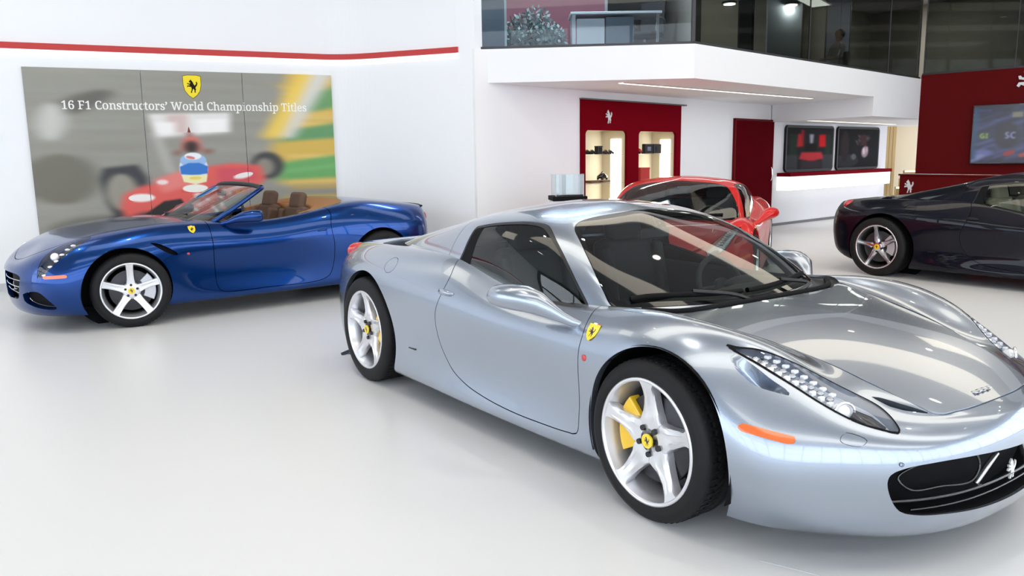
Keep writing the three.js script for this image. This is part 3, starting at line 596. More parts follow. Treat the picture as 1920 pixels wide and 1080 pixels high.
  S.quarter = geo(push(clip(clip(nearCabin, (x, y, z) => sideF(x, y, z) - .002), (x, y, z) => rear(x, y, z)), -.003));
  S.glassRim = geo(push(clip(clip(nearCabin, (x, y, z) => sideF(x, y, z) - .001), (x, y, z) => .013 - sideF(x, y, z)), -.001));
  return S;
})();
function skinPatch(sheet, o, d, shape, size, turn, lift = .0015) { // a flat badge laid on the skin where a line meets it
  const h = hit(sheet, o, d); const g = shape;
  const n = V3(h[3], h[4], h[5]).normalize(); if (n.dot(V3(...d)) > 0) n.negate();
  const up = V3(0, 1, 0).addScaledVector(n, -n.y).normalize(), right = up.clone().cross(n);
  const m = new THREE.Matrix4().makeBasis(right, up, n);
  return g.rotateZ(turn).applyMatrix4(m).translate(h[0] + n.x * lift, h[1] + n.y * lift, h[2] + n.z * lift);
}
function badgeShield(h) { return fitUV(new THREE.ExtrudeGeometry(shieldShape(h), { depth: .002, bevelEnabled: true, bevelSize: .001, bevelThickness: .001, bevelSegments: 1 })); }
function makeSeat(m, lean = .22) {
  const g = new THREE.Group(); g.name = 'seat';
  part('seat_cushion', [box(.5, .15, .5, .02, .2, 0, .06), box(.46, .12, .07, .02, .25, .23, .03), box(.46, .12, .07, .02, .25, -.23, .03)], m, g);
  part('seat_back', [box(.13, .56, .46, 0, .28, 0, .055), box(.13, .46, .08, .05, .28, .22, .035), box(.13, .46, .08, .05, .28, -.22, .035)].map((q) => q.translate(0, 0, 0).rotateZ(lean).translate(-.24, .22, 0)), m, g);
  part('headrest', box(.1, .2, .28, 0, .64, 0, .045).rotateZ(lean).translate(-.22, .2, 0), m, g);
  return g;
}
function makeCoupe(paint, wheelStyle, rimMat, caliperMat, steer, leather = M.leatherDark) {
  const S = coupeShapes, car = new THREE.Group();
  const body = part('body', join([geo(S.body0), mirrored(geo(S.bodyNoCap)), S.scoop, mirrored(S.scoop)]), paint, car);
  part('body_liner', S.liner, M.black, car);
  part('hood', S.hood, paint, car);
  part('scuttle', S.scuttle, M.trim, car);
  for (const s of [1, -1]) {
    const k = (g) => (s > 0 ? g : mirrored(g));
    const d = part('door', k(S.door), paint, car);
    part('door_handle', k(loftEllipse([[-1.655, .742, .925, .004, .006], [-1.64, .744, .936, .012, .016], [-1.6, .744, .939, .014, .018], [-1.55, .742, .932, .012, .014], [-1.52, .74, .92, .004, .005]])), paint, d);
    const lamp = group('headlamp', car);
    part('lamp_bowl', k(S.lampBowl), M.lampBowl, lamp);
    part('lamp_lens', k(S.lampLens), M.lens, lamp);
    part('lamp_seal', k(S.lampSeal), M.black, lamp);
    const down = (x, z, d) => hit(nearBody, [x, 2, z], [0, -1, 0])[1] - d;
    for (let i = 0; i < 12; i++) { const x = .325 + i * .029, zc = .785 - i * .0105; part('light_cell', k(box(.019, .02, .026, x, down(x, zc, .02), zc, .006)), M.led, lamp); }
    for (let i = 0; i < 8; i++) { const x = .4 + i * .031, zc = .705 - i * .0125; part('light_cell', k(box(.022, .014, .024, x, down(x, zc, .026), zc, .005)), M.led, lamp); }
    for (let i = 0; i < 9; i++) { const x = .375 + i * .031, zc = .742 - i * .0125; part('reflector', k(new THREE.SphereGeometry(.0155, 14, 10).scale(1, .7, 1.1).translate(x, down(x, zc, .03), zc)), M.lampInner, lamp); }
    part('projector', k(new THREE.SphereGeometry(.034, 28, 20).translate(.672, down(.672, .645, .034), .645)), M.led, lamp);
    part('projector_ring', k(new THREE.TorusGeometry(.037, .006, 12, 36).rotateY(Math.PI / 2 - .5).translate(.69, down(.675, .645, .03), .652)), M.chrome, lamp);
    part('lamp_shroud', k(loftEllipse([[.7, .565, .615, .03, .016], [.75, .548, .6, .045, .018], [.8, .525, .58, .03, .01]])), M.lampBezel, lamp);
    part('lamp_tip', k(loftEllipse([[.77, .535, .6, .016, .006], [.805, .522, .585, .02, .007], [.832, .513, .57, .008, .003]])), M.lampInner, lamp);
    part('marker_light', k(S.marker), M.orange, car, 'orange side marker light');
    part('washer_flap', k(S.washer), M.trim, car);
    part('side_window', k(S.sideGlass), M.carGlass, car);
    part('quarter_panel', k(S.quarter), M.black, car);
    part('window_rubber', k(S.glassRim), M.trim, car);
    // mirror on its arm
    const mir = part('side_mirror', k(loftEllipse([[-.49, .728, .87, .014, .018], [-.52, .742, .895, .02, .022], [-.555, .762, .925, .024, .026], [-.595, .79, .96, .036, .038], [-.64, .82, .992, .056, .054], [-.7, .836, 1.018, .07, .062], [-.77, .838, 1.036, .075, .062], [-.84, .836, 1.047, .072, .058], [-.89, .833, 1.054, .06, .05], [-.91, .832, 1.056, .05, .042]])), paint, car);
    part('mirror_glass', k(loftEllipse([[-.906, .832, 1.056, .047, .039], [-.913, .832, 1.057, .046, .038]])), M.chrome, mir);
    // tail lamp
    const tl = new THREE.SphereGeometry(.085, 32, 20).scale(.5, .8, 1).rotateZ(-.4).rotateY(-.5).translate(-3.135, .828, .742);
    part('tail_light', k(tl), M.red, car, 'red round tail light');
    // badge on the wing and small repeater
    const sh = skinPatch(nearBody, [-.372, .722, 2], [0, 0, -1], badgeShield(.085).scale(1.15, 1, 1), 0, 0);
    part('wing_badge', k(sh), M.shield, car, 'yellow shield with black horse');
    const rp = hit(nearBody, [-.39, .606, 2], [0, 0, -1]);
    part('side_repeater', k(new THREE.SphereGeometry(.016, 18, 12).scale(1, .95, .35).translate(-.39, .606, rp[2] + .001)), M.red, car);
    part('parking_sensor', k(new THREE.TorusGeometry(.007, .001, 8, 24).rotateY(Math.PI / 2 - .75).translate(.883, .434, .606)), M.trim, car);
    part('parking_sensor', k(new THREE.TorusGeometry(.007, .001, 8, 24).rotateY(Math.PI / 2 - .3).translate(.983, .437, .287)), M.trim, car);
    const script = hit(nearBody, [-2.0, .345, 2], [0, 0, -1]);
    part('flank_script', k(box(.1, .008, .002, -2.0, .345, script[2] + .001, 0)), M.trim, car);
  }
  part('fuel_flap', S.fuel, paint, car);
  part('roof', S.roof, paint, car);
  part('rear_buttress', S.tonneau, paint, car);
  part('headliner', S.headliner, leather, car);
  const wsm = part('windscreen', S.windscreen, M.carGlass, car);
  part('windscreen_border', S.frit, M.black, wsm);
  part('hood_slot', S.slotFloor, M.black, car);
  part('deck_slot', S.deckFloor, M.black, car);
  // mouth
  const mouth = group('grille', car);
  part('grille_back', S.mouthBack, M.black, mouth);
  part('grille_surround', S.mouthRim, M.black, mouth);
  const blade = (y, z0, z1, depth, th) => { const n = 24, out = []; for (let i = 0; i < n; i++) { const a = z0 + (z1 - z0) * i / n, b = z0 + (z1 - z0) * (i + 1) / n, xa = S.mouthSurf(Math.abs(a), y) - .03, xb = S.mouthSurf(Math.abs(b), y) - .03; out.push(bar(V3(xa, y, a), V3(xb, y, b), th, 8)); } return join(out); };
  part('grille_blade', blade(.285, -.6, .6, .03, .006), M.gloss, mouth);
  part('grille_blade', blade(.245, -.52, .52, .03, .004), M.gloss, mouth);
  for (const s of [1, -1]) {
    part('duct_frame', tube([[.93, .4, s * .2], [.9, .4, s * .32], [.86, .39, s * .45], [.83, .35, s * .53], [.86, .31, s * .5], [.9, .3, s * .36], [.94, .3, s * .22], [.945, .35, s * .18]], .0045, 60, 8, true), M.gloss, mouth);
    part('duct_strut', loftEllipse([[.965, .385, s * .1, .01, .008], [.955, .34, s * .15, .012, .01], [.945, .285, s * .2, .01, .008]]), M.lampInner, mouth);
  }
  part('horse_emblem', new THREE.ExtrudeGeometry(horseShape(.078), { depth: .006, bevelEnabled: true, bevelSize: .001, bevelThickness: .001, bevelSegments: 1 }).rotateY(Math.PI / 2).translate(.975, .305, 0), M.satin, mouth, 'silver rearing horse');
  part('hood_lettering', (() => { const out = []; for (let i = 0; i < 7; i++) { const z = (i - 3) * .019, h = hit(nearBody, [.85, 2, Math.abs(z)], [0, -1, 0]); out.push(box(.022, .002, .013, .85, h[1] + .001, z, 0), box(.008, .002, .016, .85 + (i % 2 ? .01 : -.01), h[1] + .001, z, 0)); } return join(out); })(), M.satin, car, 'small chrome lettering on the hood');
  // wipers
  for (const [z0, z1] of [[.66, .06], [.02, -.56]]) {
    const pts = []; for (let i = 0; i <= 8; i++) { const z = z0 + (z1 - z0) * i / 8, h = hit(nearCabin, [-.245 - .33 * z * z, 2, Math.abs(z)], [0, -1, 0]); pts.push([h[0], h[1] + .012, z]); }
    const wp = part('wiper', tube(pts, .013, 40, 8), M.black, car);
    part('wiper_arm', tube([[-.15, .795, z1 * .4 + z0 * .1], [-.19, .83, z1 * .7 + z0 * .2], [pts[4][0], pts[4][1] + .015, pts[4][2]]], .01, 24, 8), M.trim, wp);
  }
  part('scuttle_grille', tube([[-.285, .805, .69], [-.2, .797, .58], [-.158, .797, .4], [-.148, .799, .2], [-.146, .8, 0], [-.148, .799, -.2], [-.158, .797, -.4], [-.2, .797, -.58], [-.285, .805, -.69]], .015, 60, 8), M.black, car);
  // underside and wheel wells
  part('underbody', [box(3.5, .03, 1.1, -1.25, .16, 0, .01), box(.5, .03, 1.0, .45, .16, 0, .01), box(1.4, .03, 1.76, -1.3, .15, 0, .01)], M.black, car);
  for (const s of [1, -1]) for (const [x, y, r] of [[.03, .34, .395], [-2.6, .35, .415]]) part('wheel_liner', s > 0 ? wheelWell(x, y, r, .5, .93) : mirrored(wheelWell(x, y, r, .5, .93)), M.black, car);
  // cabin inside
  part('cabin_floor', [box(1.6, .03, 1.5, -1.1, .2, 0, .01), box(.05, .6, 1.4, -1.75, .5, 0, .01)], M.carpet, car);
  for (const s of [1, -1]) part('door_card', box(1.25, .48, .05, -1.1, .55, s * .78, .02), leather, car);
  part('dashboard', loftEllipse([[-.42, .7, -.72, .12, .06], [-.46, .71, -.6, .15, .075], [-.45, .735, -.38, .17, .085], [-.43, .72, -.1, .16, .08], [-.43, .71, .3, .16, .08], [-.45, .705, .6, .15, .075], [-.42, .7, .72, .12, .06]]), M.leatherDark, car);
  part('instrument_hood', loftEllipse([[-.4, .77, -.38, .15, .02], [-.5, .79, -.38, .16, .045], [-.6, .785, -.38, .15, .04]]), M.leatherDark, car);
  part('centre_console', box(1.1, .3, .24, -1.0, .42, 0, .05), M.leatherDark, car);
  const sw = part('steering_wheel', new THREE.TorusGeometry(.175, .016, 14, 48).rotateY(Math.PI / 2).rotateZ(.38).translate(-.74, .74, -.38), M.leatherDark, car);
  part('steering_hub', [new THREE.CylinderGeometry(.06, .06, .03, 28).rotateZ(Math.PI / 2).rotateZ(.38).translate(-.73, .735, -.38), bar(V3(-.74, .74, -.55), V3(-.74, .74, -.21), .016), bar(V3(-.72, .735, -.38), V3(-.6, .65, -.38), .03)], M.trim, sw);
  for (const s of [1, -1]) { const seat = makeSeat(leather); seat.position.set(-1.2, .2, s * .38); car.add(seat); }
  part('rear_view_mirror', [box(.03, .06, .22, -.9, 1.06, 0, .012), bar(V3(-.9, 1.08, 0), V3(-.86, 1.12, 0), .008)], M.trim, car);
  addWheels(car, wheelStyle, rimMat, caliperMat, [[0, .336, .235, .262, .948], [-2.65, .354, .295, .262, .95]], steer);
  return car;
}
// ---------------------------------------------------------------- front-engined open convertible
const roadsterNet = (() => {
  const side = (x, a) => a.map(([s, z]) => [x, s, z]);
  return netSurface([
    [[.77, 0, .15], [.795, 0, .19], [.812, 0, .25], [.824, 0, .32], [.832, 0, .4], [.835, 0, .48], [.83, 0, .535], [.812, 0, .57], [.787, 0, .59], [.757, 0, .608], [.722, 0, .628]],
    [[.75, .25, .15], [.778, .255, .19], [.796, .26, .25], [.808, .262, .32], [.814, .262, .4], [.815, .26, .48], [.806, .25, .542], [.78, .22, .585], [.745, .17, .613], [.705, .09, .64], [.665, 0, .665]],
    [[.68, .48, .145], [.712, .495, .185], [.735, .505, .25], [.75, .511, .32], [.756, .513, .4], [.752, .509, .48], [.738, .492, .56], [.708, .445, .628], [.668, .35, .672], [.628, .19, .692], [.588, 0, .716]],
    [[.55, .68, .145], [.595, .7, .185], [.622, .717, .25], [.638, .727, .33], [.645, .732, .41], [.641, .727, .5], [.624, .7, .585], [.59, .632, .672], [.55, .5, .732], [.52, .27, .768], [.49, 0, .787]],
    [[.4, .81, .15], [.43, .835, .19], [.45, .857, .26], [.461, .871, .34], [.465, .876, .43], [.457, .868, .53], [.44, .828, .645], [.41, .73, .757], [.38, .57, .802], [.35, .31, .822], [.33, 0, .835]],
    side(.18, [[.86, .15], [.89, .2], [.91, .28], [.922, .37], [.93, .47], [.927, .59], [.885, .72], [.755, .828], [.57, .858], [.31, .87], [0, .88]]),
    side(-.12, [[.86, .15], [.895, .2], [.915, .28], [.928, .37], [.936, .48], [.935, .61], [.9, .755], [.785, .872], [.58, .9], [.31, .918], [0, .928]]),
    side(-.45, [[.86, .155], [.9, .19], [.913, .26], [.915, .36], [.913, .48], [.917, .6], [.912, .74], [.805, .892], [.6, .925], [.31, .94], [0, .945]]),
    side(-.8, [[.87, .155], [.905, .18], [.91, .25], [.897, .36], [.897, .48], [.908, .6], [.913, .72], [.82, .884], [.65, .908], [.33, .92], [0, .925]]),
    side(-1.2, [[.87, .155], [.905, .18], [.905, .25], [.892, .36], [.893, .48], [.908, .6], [.916, .72], [.828, .872], [.68, .888], [.34, .89], [0, .89]]),
    side(-1.6, [[.87, .155], [.91, .18], [.91, .25], [.903, .36], [.906, .48], [.922, .61], [.926, .75], [.832, .898], [.7, .91], [.35, .91], [0, .91]]),
    side(-2.0, [[.88, .155], [.918, .19], [.925, .27], [.928, .38], [.938, .5], [.948, .65], [.93, .82], [.835, .955], [.7, .985], [.35, .99], [0, .99]]),
    side(-2.4, [[.89, .16], [.925, .2], [.938, .29], [.945, .4], [.952, .52], [.95, .69], [.92, .86], [.82, .998], [.68, 1.04], [.35, 1.05], [0, 1.05]]),
    side(-2.75, [[.88, .17], [.915, .21], [.93, .3], [.94, .41], [.945, .53], [.94, .69], [.905, .85], [.8, .98], [.66, 1.022], [.34, 1.035], [0, 1.04]]),
    [[-3.09, .83, .21], [-3.1, .865, .25], [-3.11, .885, .33], [-3.12, .895, .43], [-3.12, .9, .55], [-3.12, .892, .69], [-3.1, .86, .83], [-3.09, .76, .94], [-3.08, .63, .982], [-3.06, .33, .998], [-3.06, 0, 1.003]],
    [[-3.28, .7, .25], [-3.3, .73, .29], [-3.32, .745, .36], [-3.33, .755, .46], [-3.34, .76, .57], [-3.34, .755, .7], [-3.33, .73, .82], [-3.32, .66, .92], [-3.3, .55, .952], [-3.27, .29, .965], [-3.26, 0, .97]],
    [[-3.38, .47, .26], [-3.4, .49, .3], [-3.42, .5, .37], [-3.44, .505, .47], [-3.44, .51, .58], [-3.45, .505, .71], [-3.45, .49, .82], [-3.44, .44, .905], [-3.42, .36, .932], [-3.39, .19, .942], [-3.38, 0, .946]],
    [[-3.42, .24, .27], [-3.44, .25, .31], [-3.46, .255, .38], [-3.48, .258, .48], [-3.48, .26, .59], [-3.49, .258, .72], [-3.49, .25, .825], [-3.48, .22, .898], [-3.46, .17, .922], [-3.44, .09, .934], [-3.43, 0, .938]],
    [[-3.43, 0, .27], [-3.45, 0, .31], [-3.47, 0, .38], [-3.48, 0, .48], [-3.5, 0, .59], [-3.5, 0, .72], [-3.5, 0, .825], [-3.5, 0, .895], [-3.48, 0, .918], [-3.46, 0, .928], [-3.45, 0, .933]],
  ], { mu: 11, mv: 8 });
})();
const screenNet = netSurface([ // windscreen, middle outwards, base upwards
  [[-.62, 0, .925], [-.86, 0, 1.03], [-1.08, 0, 1.13], [-1.24, 0, 1.2], [-1.34, 0, 1.235]],
  [[-.64, .25, .92], [-.88, .24, 1.028], [-1.09, .23, 1.128], [-1.25, .22, 1.198], [-1.345, .22, 1.232]],
  [[-.7, .48, .91], [-.92, .465, 1.022], [-1.12, .45, 1.122], [-1.27, .435, 1.193], [-1.36, .43, 1.226]],
  [[-.78, .64, .9], [-.97, .62, 1.01], [-1.16, .595, 1.11], [-1.3, .575, 1.182], [-1.385, .56, 1.214]],
  [[-.85, .735, .885], [-1.03, .7, .995], [-1.2, .665, 1.09], [-1.33, .635, 1.163], [-1.41, .615, 1.195]],
], { sym1: false, symTop: false, mu: 8, mv: 8 });
function makeRoadster(paint, rimMat, caliperMat, steer) {
  const car = new THREE.Group(), N = roadsterNet, gap = .003;
  const arch = arcs([[.02, .345, .385], [-2.61, .35, .392]]);
  let B = clip(N, (x, y, z) => arch(x, y), .035, [0, 0, -1]);
  const bare = N;
  const hood = sdf(curve2([[.742, -.1], [.742, 0], [.73, .12], [.69, .28], [.62, .42], [.5, .54], [.3, .64], [0, .69], [-.35, .72], [-.62, .72], [-.64, .5], [-.58, .2], [-.57, 0], [-.57, -.1]], true, 8));
  const top = (f, y0) => (x, y, z) => (y > y0 ? f(x, z) : -1);
  const H = top(hood, .55);
  part('hood', both(geo(clip(B, (x, y, z) => H(x, y, z) - gap, .012))), paint, car);
  B = clip(B, (x, y, z) => -H(x, y, z) - gap, .012);
  // open cockpit
  const cock = sdf(curve2([[-.66, -.2], [-.66, .3], [-.76, .62], [-.9, .74], [-1.3, .765], [-1.7, .77], [-2.05, .745], [-2.28, .66], [-2.38, .4], [-2.4, 0], [-2.4, -.2]], true, 10));
  const inner = sdf(curve2([[-.7, -.2], [-.7, .3], [-.8, .6], [-.95, .7], [-1.3, .715], [-1.7, .71], [-1.9, .66], [-2.02, .52], [-2.06, .3], [-2.07, 0], [-2.07, -.2]], true, 10));
  const K = top(cock, .7);
  B = clip(B, (x, y, z) => -K(x, y, z), .03);
  const rimBand = clip(clip(bare, (x, y, z) => K(x, y, z)), (x, y, z) => Math.min(-inner(x, z), -x - 1.75), .05, [0, -1, 0]);
  // doors
  const door = sdf(curve2([[-.765, .93], [-.766, .86], [-.768, .72], [-.775, .48], [-.79, .28], [-.84, .235], [-1.3, .225], [-1.85, .232], [-1.97, .28], [-2.02, .4], [-2.035, .6], [-2.01, .79], [-2.03, .97], [-1.5, 1.1], [-.9, 1.1]], true, 8));
  const D = (x, y, z) => (z > .66 ? door(x, y) : -1);
  const doorG = geo(clip(B, (x, y, z) => D(x, y, z) - gap, .014));
  B = clip(B, (x, y, z) => -D(x, y, z) - gap, .014);
  // lamp, mouth, bumper intake, vent behind the wheel
  const lamp = sdf(curve2([[.69, .66], [.62, .6], [.5, .595], [.4, .63], [.24, .7], [.3, .745], [.45, .765], [.58, .742], [.66, .705]], true, 8));
  const Lf = (x, y, z) => (y > .5 ? lamp(x, z) : -1);
  const lens = geo(push(clip(bare, (x, y, z) => Lf(x, y, z) - .001), -.001)), bowl = geo(push(clip(bare, (x, y, z) => Lf(x, y, z) + .004), -.04));
  B = clip(B, (x, y, z) => -Lf(x, y, z) - .002, .045);
  const mouth = sdf(curve2([[-.2, .52], [0, .522], [.2, .52], [.36, .508], [.405, .49], [.4, .46], [.33, .31], [.28, .285], [.1, .275], [-.2, .275]], true, 8));
  const Mf = (x, y, z) => (x > .5 ? mouth(z, y) : -1);
  B = clip(B, (x, y, z) => -Mf(x, y, z), .04, [-1, 0, 0]);
  const mb = clip(bare, (x, y, z) => Mf(x, y, z) + .003);
  const intake = sdf(curve2([[.79, .3], [.76, .36], [.7, .375], [.63, .3], [.58, .225], [.63, .215], [.72, .235]], true, 8));
  const If = (x, y, z) => (z > .42 && x > .4 ? intake(x, y) : -1);
  const ib = clip(bare, (x, y, z) => If(x, y, z) + .003);
  B = clip(B, (x, y, z) => -If(x, y, z), .05);
  const vent = sdf(curve2([[-.205, .755], [-.25, .715], [-.33, .66], [-.4, .628], [-.44, .632], [-.405, .665], [-.33, .715], [-.26, .748]], true, 8));
  const Vf = (x, y, z) => (z > .7 ? vent(x, y) : -1);
  const vb = clip(bare, (x, y, z) => Vf(x, y, z) + .003);
  B = clip(B, (x, y, z) => -Vf(x, y, z), .04);
  part('body', both(geo(B)), paint, car);
  const tan = part('tonneau', both(geo(rimBand)), M.leatherTan, car);
  part('body_liner', both(geo(push(clip(bare, (x, y, z) => Math.min(arch(x, y) - .01, -K(x, y, z) - .02, -Mf(x, y, z) - .005, -If(x, y, z) - .005, -Vf(x, y, z) - .005, -Lf(x, y, z) - .01)), -.02))), M.black, car);
  const gr = group('grille', car);
  part('grille_back', both(geo({ ...mb, P: mb.P.map((v, i) => (i % 3 ? v : v - .07)) })), M.black, gr);
  for (let i = 0; i < 3; i++) { const y = .455 - i * .06, w = .385 - i * .035, pts = []; for (let k = -8; k <= 8; k++) { const z = w * k / 8, h = hit(N, [2, y, Math.abs(z)], [-1, 0, 0]); pts.push([h[0] - .02, y, z]); } part('grille_bar', tube(pts, .0045, 30, 6), M.chrome, gr); }
  for (const s of [1, -1]) {
    const k = (g) => (s > 0 ? g : mirrored(g));
    const d = part('door', k(doorG), paint, car);
    part('door_handle', k(loftEllipse([[-1.97, .765, .92, .004, .005], [-1.95, .766, .947, .008, .012], [-1.86, .76, .944, .008, .012], [-1.84, .758, .925, .004, .005]])), paint, d);
    const lp = group('headlamp', car);
    part('lamp_bowl', k(bowl), M.lampBezel, lp); part('lamp_lens', k(lens), M.lens, lp);
    const h = hit(N, [.53, 2, .68], [0, -1, 0]);
    part('projector', k(new THREE.SphereGeometry(.036, 24, 16).translate(.54, h[1] - .025, .685)), M.led, lp);
    part('light_strip', k(join([0, 1, 2, 3, 4, 5].map((i) => { const x = .64 - i * .05, q = hit(N, [x, 2, .735 - Math.abs(i - 2) * .012], [0, -1, 0]); return new THREE.SphereGeometry(.016, 12, 8).scale(1.4, .7, 1).translate(x, q[1] - .014, .735 - Math.abs(i - 2) * .012); }))), M.led, lp);
    part('bumper_intake', k(geo(push(ib, -.055))), M.black, car);
    part('wing_vent', k(geo(push(vb, -.04))), M.black, car);
    const mk = pill(.505, .514, .64, .505, .014);
    part('marker_light', k(geo(push(clip(N, (x, y, z) => (z > .6 && x > .3 ? mk(x, y) : -1), .01), .004))), M.orange, car, 'orange side marker light');
    const mir = part('side_mirror', k(loftEllipse([[-.9, .885, .82, .02, .022], [-.95, .9, .87, .02, .022], [-1.0, .925, .92, .03, .035], [-1.06, .945, .965, .05, .052], [-1.13, .953, 1.0, .062, .06], [-1.2, .953, 1.02, .06, .058], [-1.225, .952, 1.025, .05, .048]])), paint, car);
    part('mirror_glass', k(loftEllipse([[-1.222, .952, 1.025, .046, .043], [-1.229, .952, 1.027, .045, .042]])), M.chrome, mir);
    part('wing_badge', k(skinPatch(N, [-.6, .85, 2], [0, 0, -1], badgeShield(.085), 0, 0)), M.shield, car, 'yellow shield with black horse');
    part('side_repeater', k(new THREE.SphereGeometry(.014, 14, 10).scale(1, .9, .4).translate(-.53, .63, hit(N, [-.53, .63, 2], [0, 0, -1])[2])), M.red, car);
    part('tail_light', k(new THREE.SphereGeometry(.075, 24, 16).scale(.4, 1, 1).rotateY(-.4).translate(-3.36, .8, .6)), M.red, car, 'red round tail light');
    // windscreen pillar
    part('windscreen_pillar', k(tube([[-.8, .875, .745], [-1.03, .998, .712], [-1.2, 1.093, .677], [-1.33, 1.166, .645], [-1.4, 1.203, .618], [-1.425, 1.213, .59]], .024, 40, 12)), paint, car);
    part('door_card', k(box(1.15, .5, .05, -1.35, .6, .77, .02)), M.leatherBrown, car);
    const seat = makeSeat(M.leatherBrown, .24); seat.position.set(-1.55, .24, s * .37); seat.scale.setScalar(.98); car.add(seat);
    part('wheel_liner', k(wheelWell(.02, .345, .392, .5, .9)), M.black, car); part('wheel_liner', k(wheelWell(-2.61, .35, .4, .5, .9)), M.black, car);
    const ex = part('boot_lip', k(tube([[-3.36, .93, .62], [-3.44, .935, .4], [-3.48, .935, 0]], .012, 24, 8)), M.trim, car);
  }
  part('windscreen_header', tube([[-1.41, 1.213, -.61], [-1.39, 1.232, -.45], [-1.375, 1.243, -.2], [-1.37, 1.245, 0], [-1.375, 1.243, .2], [-1.39, 1.232, .45], [-1.41, 1.213, .61]], .026, 60, 12), M.trim, car);
  const ws = part('windscreen', both(geo(screenNet)), M.carGlass, car);
  part('wiper', tube([[-.7, .955, .3], [-.72, .96, 0], [-.74, .965, -.3]], .009, 20, 6), M.trim, car);
  part('rear_view_mirror', box(.03, .06, .2, -1.22, 1.15, 0, .012), M.trim, car);
  part('scuttle', box(.16, .02, 1.1, -.64, .9, 0, .008), M.trim, car);
  part('dashboard', loftEllipse([[-.95, .82, -.7, .16, .07], [-.95, .84, -.35, .19, .09], [-.95, .84, .35, .19, .09], [-.95, .82, .7, .16, .07]]), M.leatherBrown, car);
  const sw = part('steering_wheel', new THREE.TorusGeometry(.175, .015, 12, 40).rotateY(Math.PI / 2).rotateZ(.4).translate(-1.2, .88, -.37), M.leatherDark, car);
  part('steering_hub', [new THREE.CylinderGeometry(.055, .055, .03, 24).rotateZ(Math.PI / 2 + .4).translate(-1.19, .875, -.37), bar(V3(-1.2, .88, -.54), V3(-1.2, .88, -.2), .014), bar(V3(-1.18, .87, -.37), V3(-.98, .8, -.37), .03)], M.trim, sw);
  part('rear_bench', [box(.1, .3, 1.1, -2.03, .85, 0, .04), box(.3, .12, 1.1, -1.93, .66, 0, .04)], M.leatherTan, car);
  part('cabin_floor', [box(1.5, .03, 1.45, -1.4, .22, 0, .01), box(.04, .6, 1.4, -2.14, .6, 0, .01), box(.04, .6, 1.4, -.72, .55, 0, .01)], M.carpet, car);
  part('centre_console', box(1.0, .35, .24, -1.35, .45, 0, .05), M.leatherBrown, car);
  part('underbody', [box(3.5, .03, 1.1, -1.3, .17, 0, .01), box(1.5, .03, 1.7, -1.3, .17, 0, .01)], M.black, car);
  addWheels(car, 'plain', rimMat, caliperMat, [[0, .338, .245, .255, .925], [-2.64, .352, .285, .255, .935]], steer);
  return car;
}
// ---------------------------------------------------------------- the showroom
function noiseTex(n, lo, hi, fine, srgb = false) {
  const a = new Uint8Array(n * n * 4), gx = 16, grid = Array.from({ length: gx * gx }, rnd);
  for (let y = 0; y < n; y++) for (let x = 0; x < n; x++) {
    const u = x / n * gx, v = y / n * gx, i = Math.floor(u), j = Math.floor(v), f = u - i, h = v - j, s = (t) => t * t * (3 - 2 * t), G = (p, q) => grid[((q + gx) % gx) * gx + (p + gx) % gx];
    const b = (G(i, j) * (1 - s(f)) + G(i + 1, j) * s(f)) * (1 - s(h)) + (G(i, j + 1) * (1 - s(f)) + G(i + 1, j + 1) * s(f)) * s(h);
    const k = Math.round(lo + (hi - lo) * (b * (1 - fine) + rnd() * fine)), o = (y * n + x) * 4; a[o] = a[o + 1] = a[o + 2] = k; a[o + 3] = 255;
  }
  const t = new THREE.DataTexture(a, n, n); t.wrapS = t.wrapT = THREE.RepeatWrapping; t.magFilter = THREE.LinearFilter; t.needsUpdate = true; if (srgb) t.colorSpace = THREE.SRGBColorSpace; return t;
}
const wallBump = noiseTex(256, 90, 160, .7);
const R = {
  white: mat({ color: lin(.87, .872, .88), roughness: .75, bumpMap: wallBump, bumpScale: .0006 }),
  floor: mat({ color: lin(.655, .66, .67), roughness: .3, specularIntensity: .8 }),
  ceiling: mat({ color: lin(.36, .36, .37), roughness: .9 }),
  red: mat({ color: lin(.115, .004, .005), roughness: .6, specularIntensity: .15, bumpMap: wallBump, bumpScale: .0004 }),
  redBright: mat({ color: lin(.17, .001, .007), roughness: .8, specularIntensity: .05 }),
  redStripe: mat({ color: lin(.52, .025, .022), roughness: .5 }),
  redDoor: mat({ color: lin(.09, .001, .004), roughness: .9, specularIntensity: .04 }),
  cream: mat({ color: lin(.72, .64, .47), roughness: .7 }),
  gold: mat({ color: lin(.42, .3, .13), roughness: .45, metalness: .2 }),
  lamp: (r, g, b) => mat({ color: lin(.9, .9, .9), roughness: .6, emissive: lin(r, g, b) }),
  darkGlass: mat({ color: lin(.34, .36, .35), transmission: 1, thickness: 0, roughness: 0, ior: 1.35 }),
  clearGlass: mat({ color: lin(.7, .75, .78), transmission: 1, thickness: 0, roughness: 0, ior: 1.3 }),
  caseGlass: mat({ color: lin(.88, .92, .93), transmission: 1, thickness: 0, roughness: 0, ior: 1.5 }),
  facadeGlass: mat({ color: lin(.93, .96, .97), transmission: 1, thickness: 0, roughness: 0, ior: 1.5 }),
  frame: mat({ color: lin(.045, .045, .05), roughness: .45, metalness: .3 }),
  officeDark: mat({ color: lin(.3, .28, .24), roughness: .8 }),
  officeBlue: mat({ color: lin(.36, .42, .5), roughness: .7 }),
  pink: mat({ color: lin(.62, .25, .32), roughness: .8 }),
  deskWhite: mat({ color: lin(.72, .75, .78), roughness: .5 }),
  deskGrey: mat({ color: lin(.2, .23, .27), roughness: .5 }),
  grey: mat({ color: lin(.12, .12, .13), roughness: .7 }),
  plasterGrey: mat({ color: lin(.55, .55, .56), roughness: .85 }),
};
